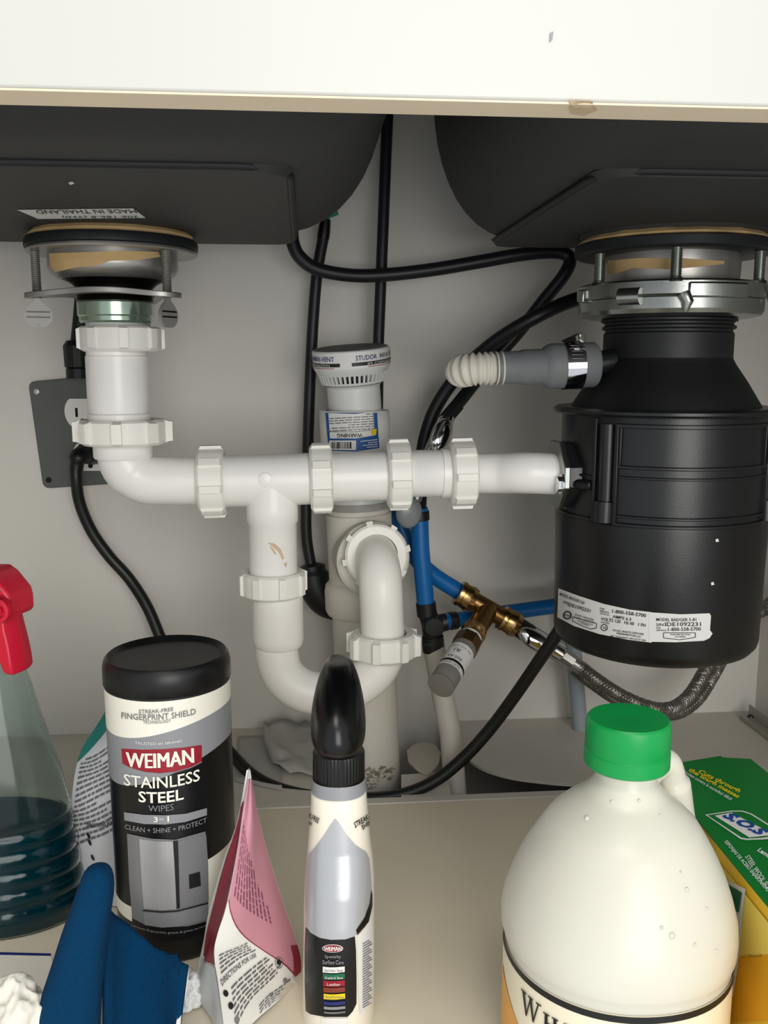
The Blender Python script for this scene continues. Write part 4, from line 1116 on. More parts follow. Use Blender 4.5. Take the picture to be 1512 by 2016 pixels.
print_poly('silver_panel', [(660,1611),(666,1618),(680,1640),(700,1664),(720,1677),(726,1690),(729,1720),(731,1760),(729,1790),(722,1812),(712,1828),(698,1842),(680,1848),(652,1849),(630,1845),(612,1835),(603,1822),(602,1760),(604,1710),(608,1682),(618,1672),(636,1648),(652,1622)], bsk, 'bottle_silver', sb, off=.0005, g=7)
bl_ = print_poly('black_label', [(603,1824),(612,1836),(630,1846),(652,1850),(680,1849),(698,1843),(700,1870),(701,1920),(701,1975),(694,1990),(684,2001),(640,2001),(612,1996),(603,1990),(601,1930),(601,1870)], bsk, 'label_black', sb, off=.0005, g=7)
print_poly('white_label', [(702,1842),(712,1832),(720,1820),(728,1800),(732,1830),(734,1880),(733,1940),(728,1970),(718,1986),(708,1996),(704,1960),(703,1900)], bsk, 'print_white', sb, off=.0006, g=7)
lines('small_print', 26, lambda u, v: bsk.hit(712+18*u, 1985-130*v-10*u, .001), 'ink_grey', sb, [.9,.7,1.0], .4, 12)
print_poly('black_edge', [(729,1752),(731,1760),(731,1784),(724,1814),(702,1840),(700,1830),(716,1806),(726,1778)], bsk, 'label_black', sb, off=.0008, g=6)
oval = [(655.5+20*math.cos(2*math.pi*i/28), 1866+8*math.sin(2*math.pi*i/28)) for i in range(28)]
print_poly('badge_rim', oval, bsk, 'print_white', bl_, off=.0008, g=7)
print_poly('red_badge', [(655.5+(x-655.5)*.93, 1866+(y-1866)*.86) for x, y in oval], bsk, 'print_red', bl_, off=.0010, g=7)
def bt_t(s, x0, x1, y, h, m, bold=0.0, off=.0013, par=None, y1=None): print_text(s, (x0,y), None, (x1,y if y1 is None else y1), h, bsk, m, par or bl_, off=off, bold=bold)
bt_t('WEIMAN', 639, 671.5, 1870, 8, 'print_white', 0)
bt_t('WEIMAN', 639.6, 672.1, 1870, 8, 'print_white', 0, .0014)
bt_t('Specialty', 641, 671, 1886, 8, 'print_midgrey', .005); bt_t('Surface Care', 637, 676, 1896, 8, 'print_midgrey', .005)
for i, (y, h, m) in enumerate(((1902,13,'print_white'),(1915.5,13,'print_green'),(1929,13,'print_red'),(1942.5,11,'print_brown'),(1955,12,'print_yellow'),(1970,8,'print_navy'),(1980,7,'print_midgrey'),(1990,5,'print_grey'))):
    print_poly('colour_bar', [(637+i*.3,y-.5),(650,y+.8),(662,y+.6),(678+i*.2,y-1),(678+i*.2,y+h-3),(662,y+h-1),(650,y+h-1),(637+i*.3,y+h-2)], bsk, m, bl_, off=.0009, g=7)
bt_t('Stainless Steel', 640, 675, 1911, 5, 'print_grey'); bt_t('Granite & Stone', 641, 675, 1925, 5, 'print_white'); bt_t('Leather', 645, 670, 1938, 5, 'print_white'); bt_t('Wood Furniture', 641, 676, 1963, 5, 'print_grey')
print_text('STREAK-FREE', (698,1630), None, (742,1602), 11, bsk, 'print_black', sb, off=.0009, bold=.02, up=(-3,-11))
print_text('SHINE', (712,1634), None, (734,1619), 9, bsk, 'print_black', sb, off=.0009, bold=.02, up=(-3,-9))
print_text('STREAK-FREE', (592,1600), None, (628,1621), 10, bsk, 'print_black', sb, off=.0009, bold=.02, up=(3,-10))
print_text('SHINE', (606,1621), None, (615,1626), 7, bsk, 'print_black', sb, off=.0009, bold=.02, up=(2,-7))
print_poly('code_panel', [(634,2003),(684,2003),(684,2030),(634,2030)], bsk, 'print_white', sb, off=.0007, g=8)
b = B(); n = 90; rows = []
for y, r in ((1476,49),(1480,50),(1528,50.5),(1533,49)):
    c = U(667, y, YB_); kk = mpp(c); row = []
    for i in range(n):
        a = 2*math.pi*i/n; rr = (r+(.9 if i % 2 else 0))*kk
        row.append(c+V((math.cos(a)*rr, math.sin(a)*rr*.98, 0)))
    rows.append(row)
loft(b, rows, True, True, True); obj('collar', b, 'ribbed_black', sb, sharp=20)
b = B(); rows = []
for y, hw, dy0, dy1 in ((1299,16,.030,.050),(1302,26,.024,.056),(1312,33,.016,.060),(1335,42,.004,.062),(1370,50,-.008,.060),(1405,55,-.014,.052),(1440,55,-.016,.040),(1462,50,-.014,.028),(1476,40,-.010,.018),(1484,24,-.006,.010)):
    c = U(666, y, YB_+(dy0+dy1)/2-.012); hd = (dy1-dy0)/2; row = []; kk = mpp(U(666, y, YB_))
    for i in range(36):
        a = 2*math.pi*i/36
        row.append(c+V((RT.x, RT.y, 0))*(hw*kk*math.cos(a))+V((-RT.y, RT.x, 0))*(hd*math.sin(a)))
    rows.append(row)
loft(b, rows, True, True, True); obj('trigger_head', b, 'gloss_black', sb, sharp=60, sub=1)
b = B(); t0_ = U(666, 1400, YB_+.06); loft(b, [[t0_+V((x*w1, dy, -dz)) for x, dy in ((-1,0),(1,0),(1,.008),(-1,.008))] for w1, dz in ((.007,0),(.008,.02),(.007,.045))], True, True, True)
obj('trigger', b, 'gloss_black', sb, bevel=.002)

# ================================================================== VINEGAR JUG
YJ = .475
jc = U(1217, 1700, YJ)
kj = mpp(U(1222, 1760, YJ)); 
jug = root('vinegar_jug', (jc.x, YJ, 0), 'large translucent white jug with green screw cap and cream label, front right', 'jug')
JA = V((jc.x, YJ, 0))
def jz(y, Y=YJ): return U(1222, y, Y).z
capc = U(1237, 1420, YJ); JB = V((capc.x, YJ, 0))
RJ = 224*kj
zs = [(.020, jz(1545)),(.0235, jz(1560)),(.0285, jz(1572)),(.0345, jz(1588)),(.0415, jz(1610)),(.0475, jz(1640)),(.0532, jz(1672)),(.058, jz(1704)),(.0620, jz(1738)),(RJ*.985, jz(1772)),(RJ, jz(1800)),(RJ*.995, jz(1822)),(RJ*.975, jz(1834))]
b = B(); rows = []; nJ = 80
def jrow(r, z, lean=None):
    f = max(0, min(1, (z-jz(1800))/(jz(1545)-jz(1800)))); cx = JA.x+(JB.x-JA.x)*f
    pw = 2.0+.12*(1-f); out = []
    for i in range(nJ):
        a = 2*math.pi*i/nJ; ca, sa = math.cos(a), math.sin(a)
        out.append(V((cx+math.copysign(abs(ca)**(2/pw), ca)*r, YJ+math.copysign(abs(sa)**(2/pw), sa)*r, z)))
    return out
ztop = jz(1470); 
rows = [jrow(.0165, ztop-.004), jrow(.0168, jz(1530))]+[jrow(r, z) for r, z in zs]
rows += [jrow(RJ*.965, jz(1845)), jrow(RJ*.965, .012), jrow(RJ*.95, .004), jrow(RJ*.88, .0006)]
fr = [rows[0]]
for i in range(len(rows)-1):
    for q in (.5, 1): fr.append([p.lerp(r, q) for p, r in zip(rows[i], rows[i+1])])
loft(b, fr, True, True, True); jsk = Skin(b)
obj('jug_body', b, 'jug_plastic', jug, sharp=70)
# handle bridge behind the neck
b = B(); hx0 = U(1322, 1500, YJ+.02)
tube(b, cat([U(1262,1545,YJ+.02), U(1284,1512,YJ+.022), U(1310,1503,YJ+.024), U(1322,1540,YJ+.026), U(1336,1630,YJ+.030), U(1370,1760,YJ+.03)], 8), [.0085]*8+[.009]*16+[.011]*17, 20)
obj('handle', b, 'jug_plastic', jug, sharp=70)
b = B(); RC = 82*mpp(U(1236,1450,YJ)); zc1, zc0 = U(1237,1412,YJ).z, U(1237,1412,YJ).z-.0275
n = 120; rows = []
def crow(r, z, knurl=0): return [V((JB.x+(r+(knurl if i % 2 else 0))*math.cos(2*math.pi*i/n), YJ+(r+(knurl if i % 2 else 0))*math.sin(2*math.pi*i/n), z)) for i in range(n)]
H = zc1-zc0
rows = [crow(RC*.06, zc1-.0008), crow(RC*.45, zc1-.0003), crow(RC*.84, zc1), crow(RC*.93, zc1), crow(RC*.975, zc1-.0012), crow(RC*.99, zc1-.004, .0003), crow(RC*.99, zc0+H*.40, .0003), crow(RC*.985, zc0+H*.37), crow(RC*.985, zc0+H*.34), crow(RC*1.01, zc0+H*.32), crow(RC*1.01, zc0+.001), crow(RC*.98, zc0)]
loft(b, rows, True, True, True); obj('screw_cap', b, 'cap_green', jug, sharp=28)
b = B()
for x, y, r in ((1352,1751,5),(1391,1789,4),(1323,1842,7),(1368,1860,4),(1303,1826,4),(1410,1872,4),(1258,1576,4),(1155,1610,6),(1340,1717,3),(1300,1605,3),(1205,1578,4)):
    h_ = jsk.hit(x, y, 0); n_ = (jsk.hit(x, y, 1)-h_).normalized(); lathe(b, h_, n_, [(r*kj,-.0006),(r*kj*.8,.0003),(r*kj*.4,.0008),(0,.0009)], 12)
obj('water_droplets', b, 'jug_plastic', jug, kind='stuff')
# label
def jlab(name, z0, z1, off, m, par, a0=-125, a1=125, n=60):
    b = B(); out = []
    for i in range(n+1):
        a = math.radians(a0+(a1-a0)*i/n); d = V((math.sin(a), -math.cos(a), 0))
        pw = 2.12; ca, sa = math.sin(a), -math.cos(a)
        # follow the superellipse
        k_ = (abs(ca)**pw+abs(sa)**pw)**(-1/pw)
        r = RJ*.965*k_+off
        out.append([V((JA.x+ca*r, YJ+sa*r, z0)), V((JA.x+ca*r, YJ+sa*r, z1))])
    loft(b, out, False); return obj(name, b, m, par)
zl = jz(1848)
jl = jlab('label', .014, zl, .0006, 'jug_label', jug)
jlab('label_rule', zl-.0042, zl-.0004, .0010, 'print_black', jl)
jlab('label_edge', .014, zl-.0045, .0010, 'jug_orange', jl, 84, 98, 6)
# lettering with drawn serifs
def serif(ch):
    t, s_ = .17, .07
    R_ = lambda x0, y0, x1, y1: [(x0,y0),(x1,y0),(x1,y1),(x0,y1)]
    Q = {'I': [R_(.38,0,.62,1), R_(.2,0,.8,s_), R_(.2,1-s_,.8,1)],
     'H': [R_(.12,0,.32,1), R_(.70,0,.90,1), R_(.3,.47,.72,.55), R_(0,0,.44,s_), R_(.58,0,1,s_), R_(0,1-s_,.44,1), R_(.58,1-s_,1,1)],
     'T': [R_(.4,0,.62,1), R_(.0,.92,1,1), R_(.25,0,.77,s_), [(0,.72),(.06,.72),(.1,.92),(0,.92)], [(.94,.72),(1,.72),(1,.92),(.9,.92)]],
     'E': [R_(.1,0,.32,1), R_(0,.92,.95,1), R_(0,0,.98,.08), R_(.3,.47,.7,.55), [(.92,.08),(.98,.08),(.98,.28),(.94,.28)], [(.89,.72),(.95,.72),(.95,.92),(.89,.92)], R_(.66,.38,.71,.64)],
     'W': [[(.06,1),(.22,1),(.38,.0),(.30,0)], [(.30,0),(.36,.0),(.55,.86),(.50,.9)], [(.46,1),(.60,1),(.74,0),(.66,0)], [(.66,0),(.72,0),(.95,1),(.89,1)], R_(0,1-s_,.32,1), R_(.40,1-s_,.66,1), R_(.80,1-s_,1.04,1)],
     'O': [], 'U': [R_(.1,.25,.3,1), R_(.72,.25,.8,1), R_(0,1-s_,.42,1), R_(.6,1-s_,.92,1), [(.1,.25),(.3,.25),(.4,.1),(.3,.02),(.16,.1)], [(.3,.02),(.4,.1),(.6,.1),(.66,.02),(.5,-.01)], [(.6,.1),(.72,.25),(.8,.25),(.76,.1),(.66,.02)]],
     'S': [[(.1,.72),(.3,.68),(.35,.9),(.5,.93),(.5,1),(.25,.97)], [(.5,.93),(.7,.86),(.84,.72),(.88,.96),(.5,1)], [(.1,.72),(.16,.55),(.8,.36),(.66,.2),(.5,.4),(.3,.6)], [(.8,.36),(.8,.14),(.5,0),(.5,.07),(.64,.16),(.66,.3)], [(.5,0),(.5,.07),(.3,.1),(.14,.3),(.1,.02)]]}
    if ch == 'O':
        out = []
        for i in range(20):
            a, c = 2*math.pi*i/20, 2*math.pi*(i+1)/20
            f = lambda q: ((.5+.48*math.cos(q), .5+.5*math.sin(q)), (.5+.30*math.cos(q), .5+.44*math.sin(q)))
            (o1, i1), (o2, i2) = f(a), f(c); out.append([i1, o1, o2, i2])
        return out
    return Q[ch]
def jug_word(word, a0, zb_, h, big, par, m='print_black'):
    x = a0
    for i, ch in enumerate(word):
        hh = h*(big if i == 0 else 1.0); wdt = {'I':.5,'W':1.15}.get(ch, .86)*hh
        b = B()
        for poly in serif(ch):
            bm = poly2d([(p[0]*wdt, p[1]*hh) for p in poly], .0022)
            def fn(px_, py_):
                s_ = x+px_; a = s_/ (RJ*.965); ca, sa = math.sin(a), -math.cos(a); pw = 2.12
                k_ = (abs(ca)**pw+abs(sa)**pw)**(-1/pw); r = RJ*.965*k_+.0014
                return V((JA.x+ca*r, YJ+sa*r, zb_+py_))
            q = _map(bm, fn); bm.free(); b.add(q.v, q.f)
        obj('letter', b, m, par); x += wdt+.002
    return x
zt_ = zl-.0235
xx = jug_word('WHITE', -.0765, zt_, .0108, 1.25, jl)
jug_word('HOUSE', -.045, zt_-.020, .0108, 1.25, jl)
b = B()
for i in range(31):
    pass
def jorange(a):
    return zl-.026-.03*(1-((a+90)/50)**2 if False else 0)
b = B(); out = []
for i in range(25):
    a = math.radians(-100+62*i/24); ca, sa = math.sin(a), -math.cos(a); pw = 2.12
    k_ = (abs(ca)**pw+abs(sa)**pw)**(-1/pw); r = RJ*.965*k_+.0010
    zt2 = zl-.019-.046*(i/24)**1.4
    out.append([V((JA.x+ca*r, YJ+sa*r, .0145)), V((JA.x+ca*r, YJ+sa*r, max(.0146, zt2)))])
loft(b, out, False); obj('orange_field', b, 'jug_orange', jl)

# ================================================================== BOX OF SOAP PADS
zB = .118
A_, B_ = UZ(1345, 1580, zB), UZ(1512, 1785, zB)
ed = (B_-A_).normalized()
sbx = root('soap_pad_box', UZ(1480, 1640, zB)*1.0, 'green and yellow cardboard box of steel wool soap pads, lower right behind the jug', 'box')
sbx.location.z = 0
pn = V((-ed.y, ed.x, 0));
if pn.dot(RT) < 0: pn = -pn
L0 = A_-ed*.035; L1 = A_+ed*.215
tops = [L0, UZ(1345,1501,zB), UZ(1418,1489,zB), UZ(1424,1492,zB), UZ(1478,1495,zB), UZ(1540,1545,zB)]
far = L1+pn*((tops[-1]-L0).dot(pn))
topoly = tops+[far, L1]
b = B(); prism(b, [V((p.x, p.y, .0008)) for p in topoly], (0, 0, zB-.0015)); 
obj('carton', b, 'box_yellow', sbx, sharp=20)
b = B(); prism(b, [V((p.x, p.y, zB-.0007)) for p in topoly], (0, 0, .0011)); tsk2 = Skin(b)
tp = obj('top_panel', b, 'box_green', sbx, sharp=20)
def xt(s, p0, p1, h, m, up, bold=.01, shear=0.0, off=.0004, par=None): print_text(s, p0, None, p1, h, tsk2, m, par or tp, off=off, bold=bold, shear=shear, up=up)
xt('Cuts through', (1372,1524), (1453,1564), 9, 'print_yellow', (7,-9), .03, .2)
xt('the tough messes', (1353,1521), (1451,1575), 9, 'print_yellow', (7,-9), .03, .2)
xt('Friccion contra la suciedad dificil', (1342,1520), (1438,1577), 4.5, 'print_white', (4,-5))
tl = tp
print_poly('logo_rim', [(1388,1605),(1440,1597),(1462,1597),(1480,1603),(1520,1628),(1545,1650),(1500,1654),(1470,1655),(1458,1653)], tsk2, 'print_white', tp, off=.0004, g=10)
print_poly('logo_field', [(1393,1606.5),(1441,1599.5),(1461,1599.5),(1478,1605),(1516,1629),(1534,1646),(1500,1651),(1471,1652.5),(1460,1650.5)], tsk2, 'box_green', tp, off=.0006, g=10)
print_poly('logo_band', [(1407,1608),(1440,1602),(1525,1646),(1475,1651)], tsk2, 'print_white', tp, off=.0008, g=10)
xt('S.O.S', (1419,1610), (1494,1648), 24, 'logo_blue', (22,-8), .05, .1, .0011)
xt('Lemon Fresh', (1490,1676), (1545,1712), 8, 'print_white', (6,-7), .03, .2)
xt('STEEL WOOL SOAP PADS', (1466,1688), (1530,1782), 8, 'print_white', (9,-4), .012)
xt('ESPONJAS DE ACERO ENJABONADAS', (1424,1660), (1508,1758), 8, 'print_white', (8,-5), .012)
# side printing
b = B(); prism(b, [V((L0.x, L0.y, .0008)), V((L1.x, L1.y, .0008)), V((L1.x, L1.y, zB-.0012)), V((L0.x, L0.y, zB-.0012))], pn*.001); ssk2 = Skin(b)
print_poly('lemon_field', [(1396,1672),(1450,1736),(1505,1803),(1560,1872),(1560,1885),(1470,1885),(1420,1880),(1400,1800)], ssk2, 'box_lemon', sbx, off=.0009, g=6)
print_poly('gold_field', [(1395,1890),(1440,1880),(1560,1876),(1560,2008),(1395,2008)], ssk2, 'box_gold', sbx, off=.0009, g=6)
print_poly('coupon_rim', [(1404,1712),(1440,1735),(1472,1750),(1466,1800),(1460,1880),(1448,1960),(1420,1985),(1400,1985),(1400,1800)], ssk2, 'print_white', sbx, off=.0013, g=14)
print_poly('coupon_green', [(1410,1722),(1440,1742),(1466,1757),(1460,1797),(1446,1788),(1430,1770)], ssk2, 'print_green', sbx, off=.0017, g=12)
print_poly('coupon_green', [(1425,1920),(1444,1912),(1444,1938),(1436,1952),(1420,1956)], ssk2, 'print_green', sbx, off=.0017, g=12)

# ================================================================== LEFT TRIGGER SPRAY BOTTLE
YL = .66
lc = U(-20, 1600, YL); klb = mpp(lc); LA = V((lc.x, YL, 0))
lb = root('trigger_spray_bottle', LA, 'clear spray bottle with red trigger and teal liquid at the left edge', 'bottle')
def lz(y): return U(40, y, YL).z
def lrow(r, z, off=0.0, n=56, flat=.62): 
    return [LA+V(((r-off)*math.cos(2*math.pi*i/n), (r-off)*flat*math.sin(2*math.pi*i/n), z)) for i in range(n)]
prof = [(40,1266),(44,1279),(66,1291),(82,1308),(94,1350),(105,1400),(117,1440),(128,1480),(139,1520),(147,1560)]
y = 1575
while y < 1770:
    prof += [(150+(y-1575)*.14,y),(153+(y-1575)*.14,y+10),(153+(y-1575)*.14,y+22),(147+(y-1575)*.14,y+27)]; y += 34
prof += [(172,1785),(168,1805),(152,1824),(128,1834)]
b = B(); outer = [lrow(r*klb, max(.001, lz(y))) for r, y in prof]
inner = [lrow(r*klb, max(.003, lz(y)+.000), .0012) for r, y in prof]
loft(b, outer+[list(reversed(list(reversed(outer[-1]))))][:0], True, False, True)
obj('bottle_shell', b, 'clear_plastic', lb, sharp=80, solid=.0009)
b = B(); lq = [(r, y) for r, y in prof if y >= 1610]
lq = [(lq[0][0], 1610)]+lq
loft(b, [lrow(r*klb, max(.002, lz(y)), .0016) for r, y in lq], True, True, True)
obj('liquid', b, 'teal_liquid', lb, sharp=80)
b = B(); tube(b, [LA+V((0,0,lz(1300))), LA+V((.004,0,.012))], .003, 10); obj('dip_tube', b, 'outlet_white', lb)
b = B(); loft(b, [lrow(r*klb, lz(y), 0, 40, 1.0) for r, y in ((30,1245),(31,1250),(31,1292),(40,1298))], True, True, True); obj('neck_cap', b, 'trigger_red', lb)
ang = math.radians(-20); fx = V((math.cos(ang), math.sin(ang), 0)); fy = V((-math.sin(ang), math.cos(ang), 0))
def lp_(x, y, d=0): # a side outline of the trigger head: x px along it, y picture height
    return LA+fx*((x+48)*klb*1.02)+V((0,0,lz(y)))+fy*d
b = B(); out = [(-60,1130),(-40,1114),(10,1112),(26,1122),(52,1152),(56,1168),(56,1196),(50,1200),(-30,1205),(-30,1250),(-58,1250)]
prism(b, [lp_(x, y, -.014) for x, y in out], fy*.028); obj('sprayer_head', b, 'trigger_red', lb, bevel=.0025)
b = B(); nz = lp_(50, 1180, -.003); nd = (fx*.8-fy*.6).normalized()
nz = lp_(40, 1181, -.0145); nd = -fy
lathe(b, nz, nd, [(0,-.004),(.0085,-.004),(.0085,.0045),(.0068,.0052),(.0055,.0048),(.005,.0012),(.0022,.0012),(.0022,.0035),(0,.0036)], 28); nq = obj('nozzle', b, 'trigger_red', lb, sharp=30)
b = B(); lathe(b, nz, nd, [(.0087,.0002),(.0098,.0002),(.0098,.0007),(.0087,.0007)], 28); obj('nozzle_shade', b, 'trigger_dark_red', nq)  # darker red ring paints the shading round the nozzle
b = B(); out = [(-40,1116),(8,1114),(24,1124),(46,1150),(-40,1150)]; prism(b, [lp_(x, y, -.0146) for x, y in out], fy*.0292); obj('top_cover', b, 'trigger_dark_red', lb, bevel=.002)
b = B(); rows = []
for x, y, wx, d in ((22,1196,19,.011),(26,1225,18,.012),(33,1255,17,.012),(38,1285,15,.0125),(41,1303,13,.012),(41,1310,9,.010)):
    rows.append([lp_(x-wx, y, -d), lp_(x+wx*.5, y, -d), lp_(x+wx, y, -d*.3), lp_(x+wx, y, d*.3), lp_(x+wx*.5, y, d), lp_(x-wx, y, d)])
loft(b, rows, True, True, True); obj('trigger', b, 'trigger_red', lb, bevel=.001, sharp=50)
b = B(); rows = []
for y in (1650, 1700, 1765):
    pass
rr = 160*klb; rows = []
for i in range(21):
    a = math.radians(-185+96*i/20); rows.append([LA+V((rr*1.03*math.cos(a), rr*1.03*.62*math.sin(a), lz(1768))), LA+V((rr*1.03*math.cos(a), rr*1.03*.62*math.sin(a), lz(1640)))])
b = B(); loft(b, rows, False); obj('label', b, 'print_white', lb)

# ================================================================== POUCHES
def facet(E0, E1, bulge=0.0, nrm=(0,-1,0), nv=24, nu=10):
    a = cat(E0, 8); c = cat(E1, 8); nr = V(nrm)
    def f(u, v, off=0.0):
        i = v*(len(a)-1); k_ = min(int(i), len(a)-2); q = i-k_
        p0 = a[k_].lerp(a[k_+1], q); i2 = v*(len(c)-1); k2 = min(int(i2), len(c)-2); q2 = i2-k2
        p1 = c[k2].lerp(c[k2+1], q2)
        wv = .0009*math.sin(9*u+13*v)+.0007*math.sin(23*v+5*u)
        return p0.lerp(p1, u)+nr*(bulge*4*u*(1-u)*math.sin(math.pi*min(1, v*1.1+.05))*1.0+wv*4*u*(1-u)+off)
    return f
def fmesh(b, f, nu=12, nv=40, u0=0, u1=1, v0=0, v1=1, off=0.0, vb=None, vt=None):
    rows = []
    for j in range(nv+1):
        row = []
        for i in range(nu+1):
            u = u0+(u1-u0)*i/nu
            lo = v0(u) if callable(v0) else v0; hi = v1(u) if callable(v1) else v1
            row.append(f(u, lo+(hi-lo)*j/nv, off))
        rows.append(row)
    return loft(b, rows, False)
def ftext(s, f, u0, u1, v0, dv, m, par, off=.001, bold=0.0, flip=False):
    bm = text2d(s, bold, 0, 8); bb = _map(bm, lambda u, v: f(u0+(u1-u0)*u, v0-dv*v, off)); bm.free(); return obj('lettering', bb, m, par)
pk = root('tablet_pouch', U(500, 1900, .55), 'white and pink pouch with a maroon stripe, standing right of the wipes canister', 'pouch')
pk.location.z = 0
Lp = [U(487,1516,.558), U(466,1620,.562), U(441,1690,.562), U(412,1790,.56), U(401,1850,.556), U(390,1905,.552), U(385,1960,.55), U(392,2040,.548)]
Mp = [U(490,1514,.555), U(478,1600,.548), U(466,1680,.540), U(447,1780,.530), U(428,1840,.523), U(422,1880,.518), U(432,1950,.510), U(446,2040,.500)]
Rp = [U(493,1516,.557), U(505,1590,.56), U(522,1660,.565), U(552,1760,.570), U(580,1840,.572), U(593,1890,.572), U(590,1950,.565), U(588,2040,.556)]
for E in (Lp, Mp, Rp):
    E[-1] = V((E[-1].x, E[-1].y, .002))
Bp = [p.lerp(q, .55)+V((0,.004+.045*(i/7),0)) for i, (p, q) in enumerate(zip(Lp, Rp))]
fl_ = facet(Lp, Mp, .0, (-.7,-.7,0)); fr_ = facet(Mp, Rp, .006, (.1,-1,.1)); fb1 = facet(Rp, Bp); fb2 = facet(Bp, Lp)
b = B(); fmesh(b, fl_, 8, 48); obj('side_gusset', b, 'foil_white', pk, sharp=80)
b = B(); fmesh(b, fr_, 16, 48); pf = obj('back_panel', b, 'foil_white', pk, sharp=80)
b = B(); fmesh(b, fb1, 6, 48); fmesh(b, fb2, 6, 48); obj('front_panel', b, 'foil_grey', pk, sharp=80)
b = B(); fmesh(b, fl_, 8, 40, .22, .98, lambda u: .10, lambda u: .665+.13*max(0, u-.22), .0006); obj('maroon_stripe', b, 'foil_maroon', pk, sharp=80)
b = B(); fmesh(b, fl_, 8, 20, .12, .98, lambda u: .675+.13*max(0, u-.22), lambda u: .995, .0006); obj('grey_base', b, 'foil_grey', pk, sharp=80)
vp = lambda u: .40+.40*u**.85
b = B(); fmesh(b, fr_, 16, 40, .01, .995, .03, vp, .0006); pp_ = obj('pink_field', b, 'foil_pink', pf, sharp=80)
b = B(); fmesh(b, fr_, 16, 3, .01, .995, vp, lambda u: vp(u)+.008, .0008); obj('pink_edge', b, 'foil_maroon', pf, sharp=80)
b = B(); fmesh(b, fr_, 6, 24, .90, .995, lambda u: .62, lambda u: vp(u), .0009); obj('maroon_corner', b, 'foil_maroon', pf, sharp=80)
lines('small_print', 11, lambda u, v: fr_(.08+.66*v, .395+.115*v-.235*u+.03*u*v, .0012), 'ink_pink', pf, [1,.98,.95,.9,.84,.8,.74,.66,.5,.45,.3], .40, 5)
def slant(u0, v0, du, dv, n, m='ink_grey', lens=None, seed=3, wv=.4):
    # small print sloping up to the right over the white lower half
    return lines('small_print', n, lambda u, v: (lambda uu: fr_(uu, v0+dv*(1-v)-.36*(uu-u0), .0012) if 0.01 < uu < .97 and vp(uu)+.015 < v0+dv*(1-v)-.36*(uu-u0) < .99 else None)(u0+du*u), m, pf, lens, wv, seed)
slant(.05, .70, .5, .10, 5, seed=2, lens=[.9,1,.7,.95,.8])
slant(.14, .835, .62, .14, 7, seed=7, lens=[.9,1,.8,1,.7,.9,1])
slant(.45, .93, .5, .10, 5, seed=9)
bm = text2d('DIRECTIONS FOR USE', .02, 0, 12); bb = _map(bm, lambda u, v: fr_(.04+.42*u-.012*v, .840-.152*u-.022*v, .0013)); bm.free(); obj('lettering', bb, 'ink_grey', pf)
for i, (uu, vv) in enumerate(((.07,.862),(.11,.90),(.16,.945),(.62,.885),(.80,.80))):
    b = B(); ring_ = [fr_(uu+.03*math.cos(q*.45), vv+.011*math.sin(q*.45), .0013) for q in range(14)]; b.add(ring_, [tuple(range(14))]); obj('bullet', b, 'print_grey' if i > 1 else 'print_black', pf)
b = B(); out = []
for i in range(25):
    a = 2*math.pi*i/24; out.append([fr_(.72+r*.05*math.cos(a), .715+r*.032*math.sin(a), .0013) for r in (.88, 1)])
loft(b, out, False); obj('ring_mark', b, 'ink_grey', pf)
b = B(); b.add([fr_(.72+.03*math.cos(i*.4), .715+.02*math.sin(i*.4)*(.6 if i % 3 else 1.2), .0013) for i in range(16)], [tuple(range(16))]); obj('drop_mark', b, 'print_black', pf)

tk = root('teal_pouch', U(180, 1700, .66), 'white and teal pouch of small print, half hidden between spray bottle and wipes canister', 'pouch')
tk.location.z = 0
L2 = [U(212,1392,.70), U(196,1420,.698), U(164,1470,.69), U(150,1510,.685), U(141,1570,.675), U(137,1620,.672), U(150,1690,.665), U(168,1800,.66)]
M2 = [U(250,1392,.69), U(250,1440,.685), U(250,1500,.68), U(250,1560,.675), U(250,1620,.67), U(250,1690,.665), U(250,1760,.66), U(250,1800,.655)]
for E in (L2, M2): E[-1] = V((E[-1].x, E[-1].y, .002))
# keep it behind the canister and its foot on the floor
f2 = facet(L2, M2, .006, (-.3,-1,0))
b = B(); fmesh(b, f2, 12, 40)
bk = facet([p+V((.0,.02+.012*i/7,0)) for i, p in enumerate(L2)], [p+V((.02,.02+.012*i/7,0)) for i, p in enumerate(M2)])
fmesh(b, bk, 12, 40); rowsL = facet(L2, [p+V((.0,.02+.012*i/7,0)) for i, p in enumerate(L2)]); fmesh(b, rowsL, 3, 40)
tf = obj('pouch_film', b, 'foil_grey', tk, sharp=80)
b = B(); fmesh(b, f2, 10, 20, .0, 1.0, .0, lambda u: max(.02, .40-.62*u), .0007); obj('teal_field', b, 'foil_teal', tf, sharp=80)
lines('small_print', 17, lambda u, v: (lambda uu, vv: f2(uu, vv, .0012) if 0 < vv < .98 and vv > max(.02, .42-.62*uu) else None)(.10+.86*u, .34+.46*(1-v)-.22*u), 'ink_grey', tf, [.8,.95,.9,1,.7,.95,.5,.9], .42, 21)
bm = text2d('DIRECTIONS FOR USE', .02, 0, 10); bb = _map(bm, lambda u, v: f2(.34+.6*u, .665-.10*u-.02*v, .0014)); bm.free(); obj('lettering', bb, 'print_black', tf)
for uu, vv in ((.38,.70),(.40,.725),(.43,.78)):
    b = B(); b.add([f2(uu+.035*math.cos(q*.45), vv+.011*math.sin(q*.45), .0014) for q in range(14)], [tuple(range(14))]); obj('bullet', b, 'print_black', tf)

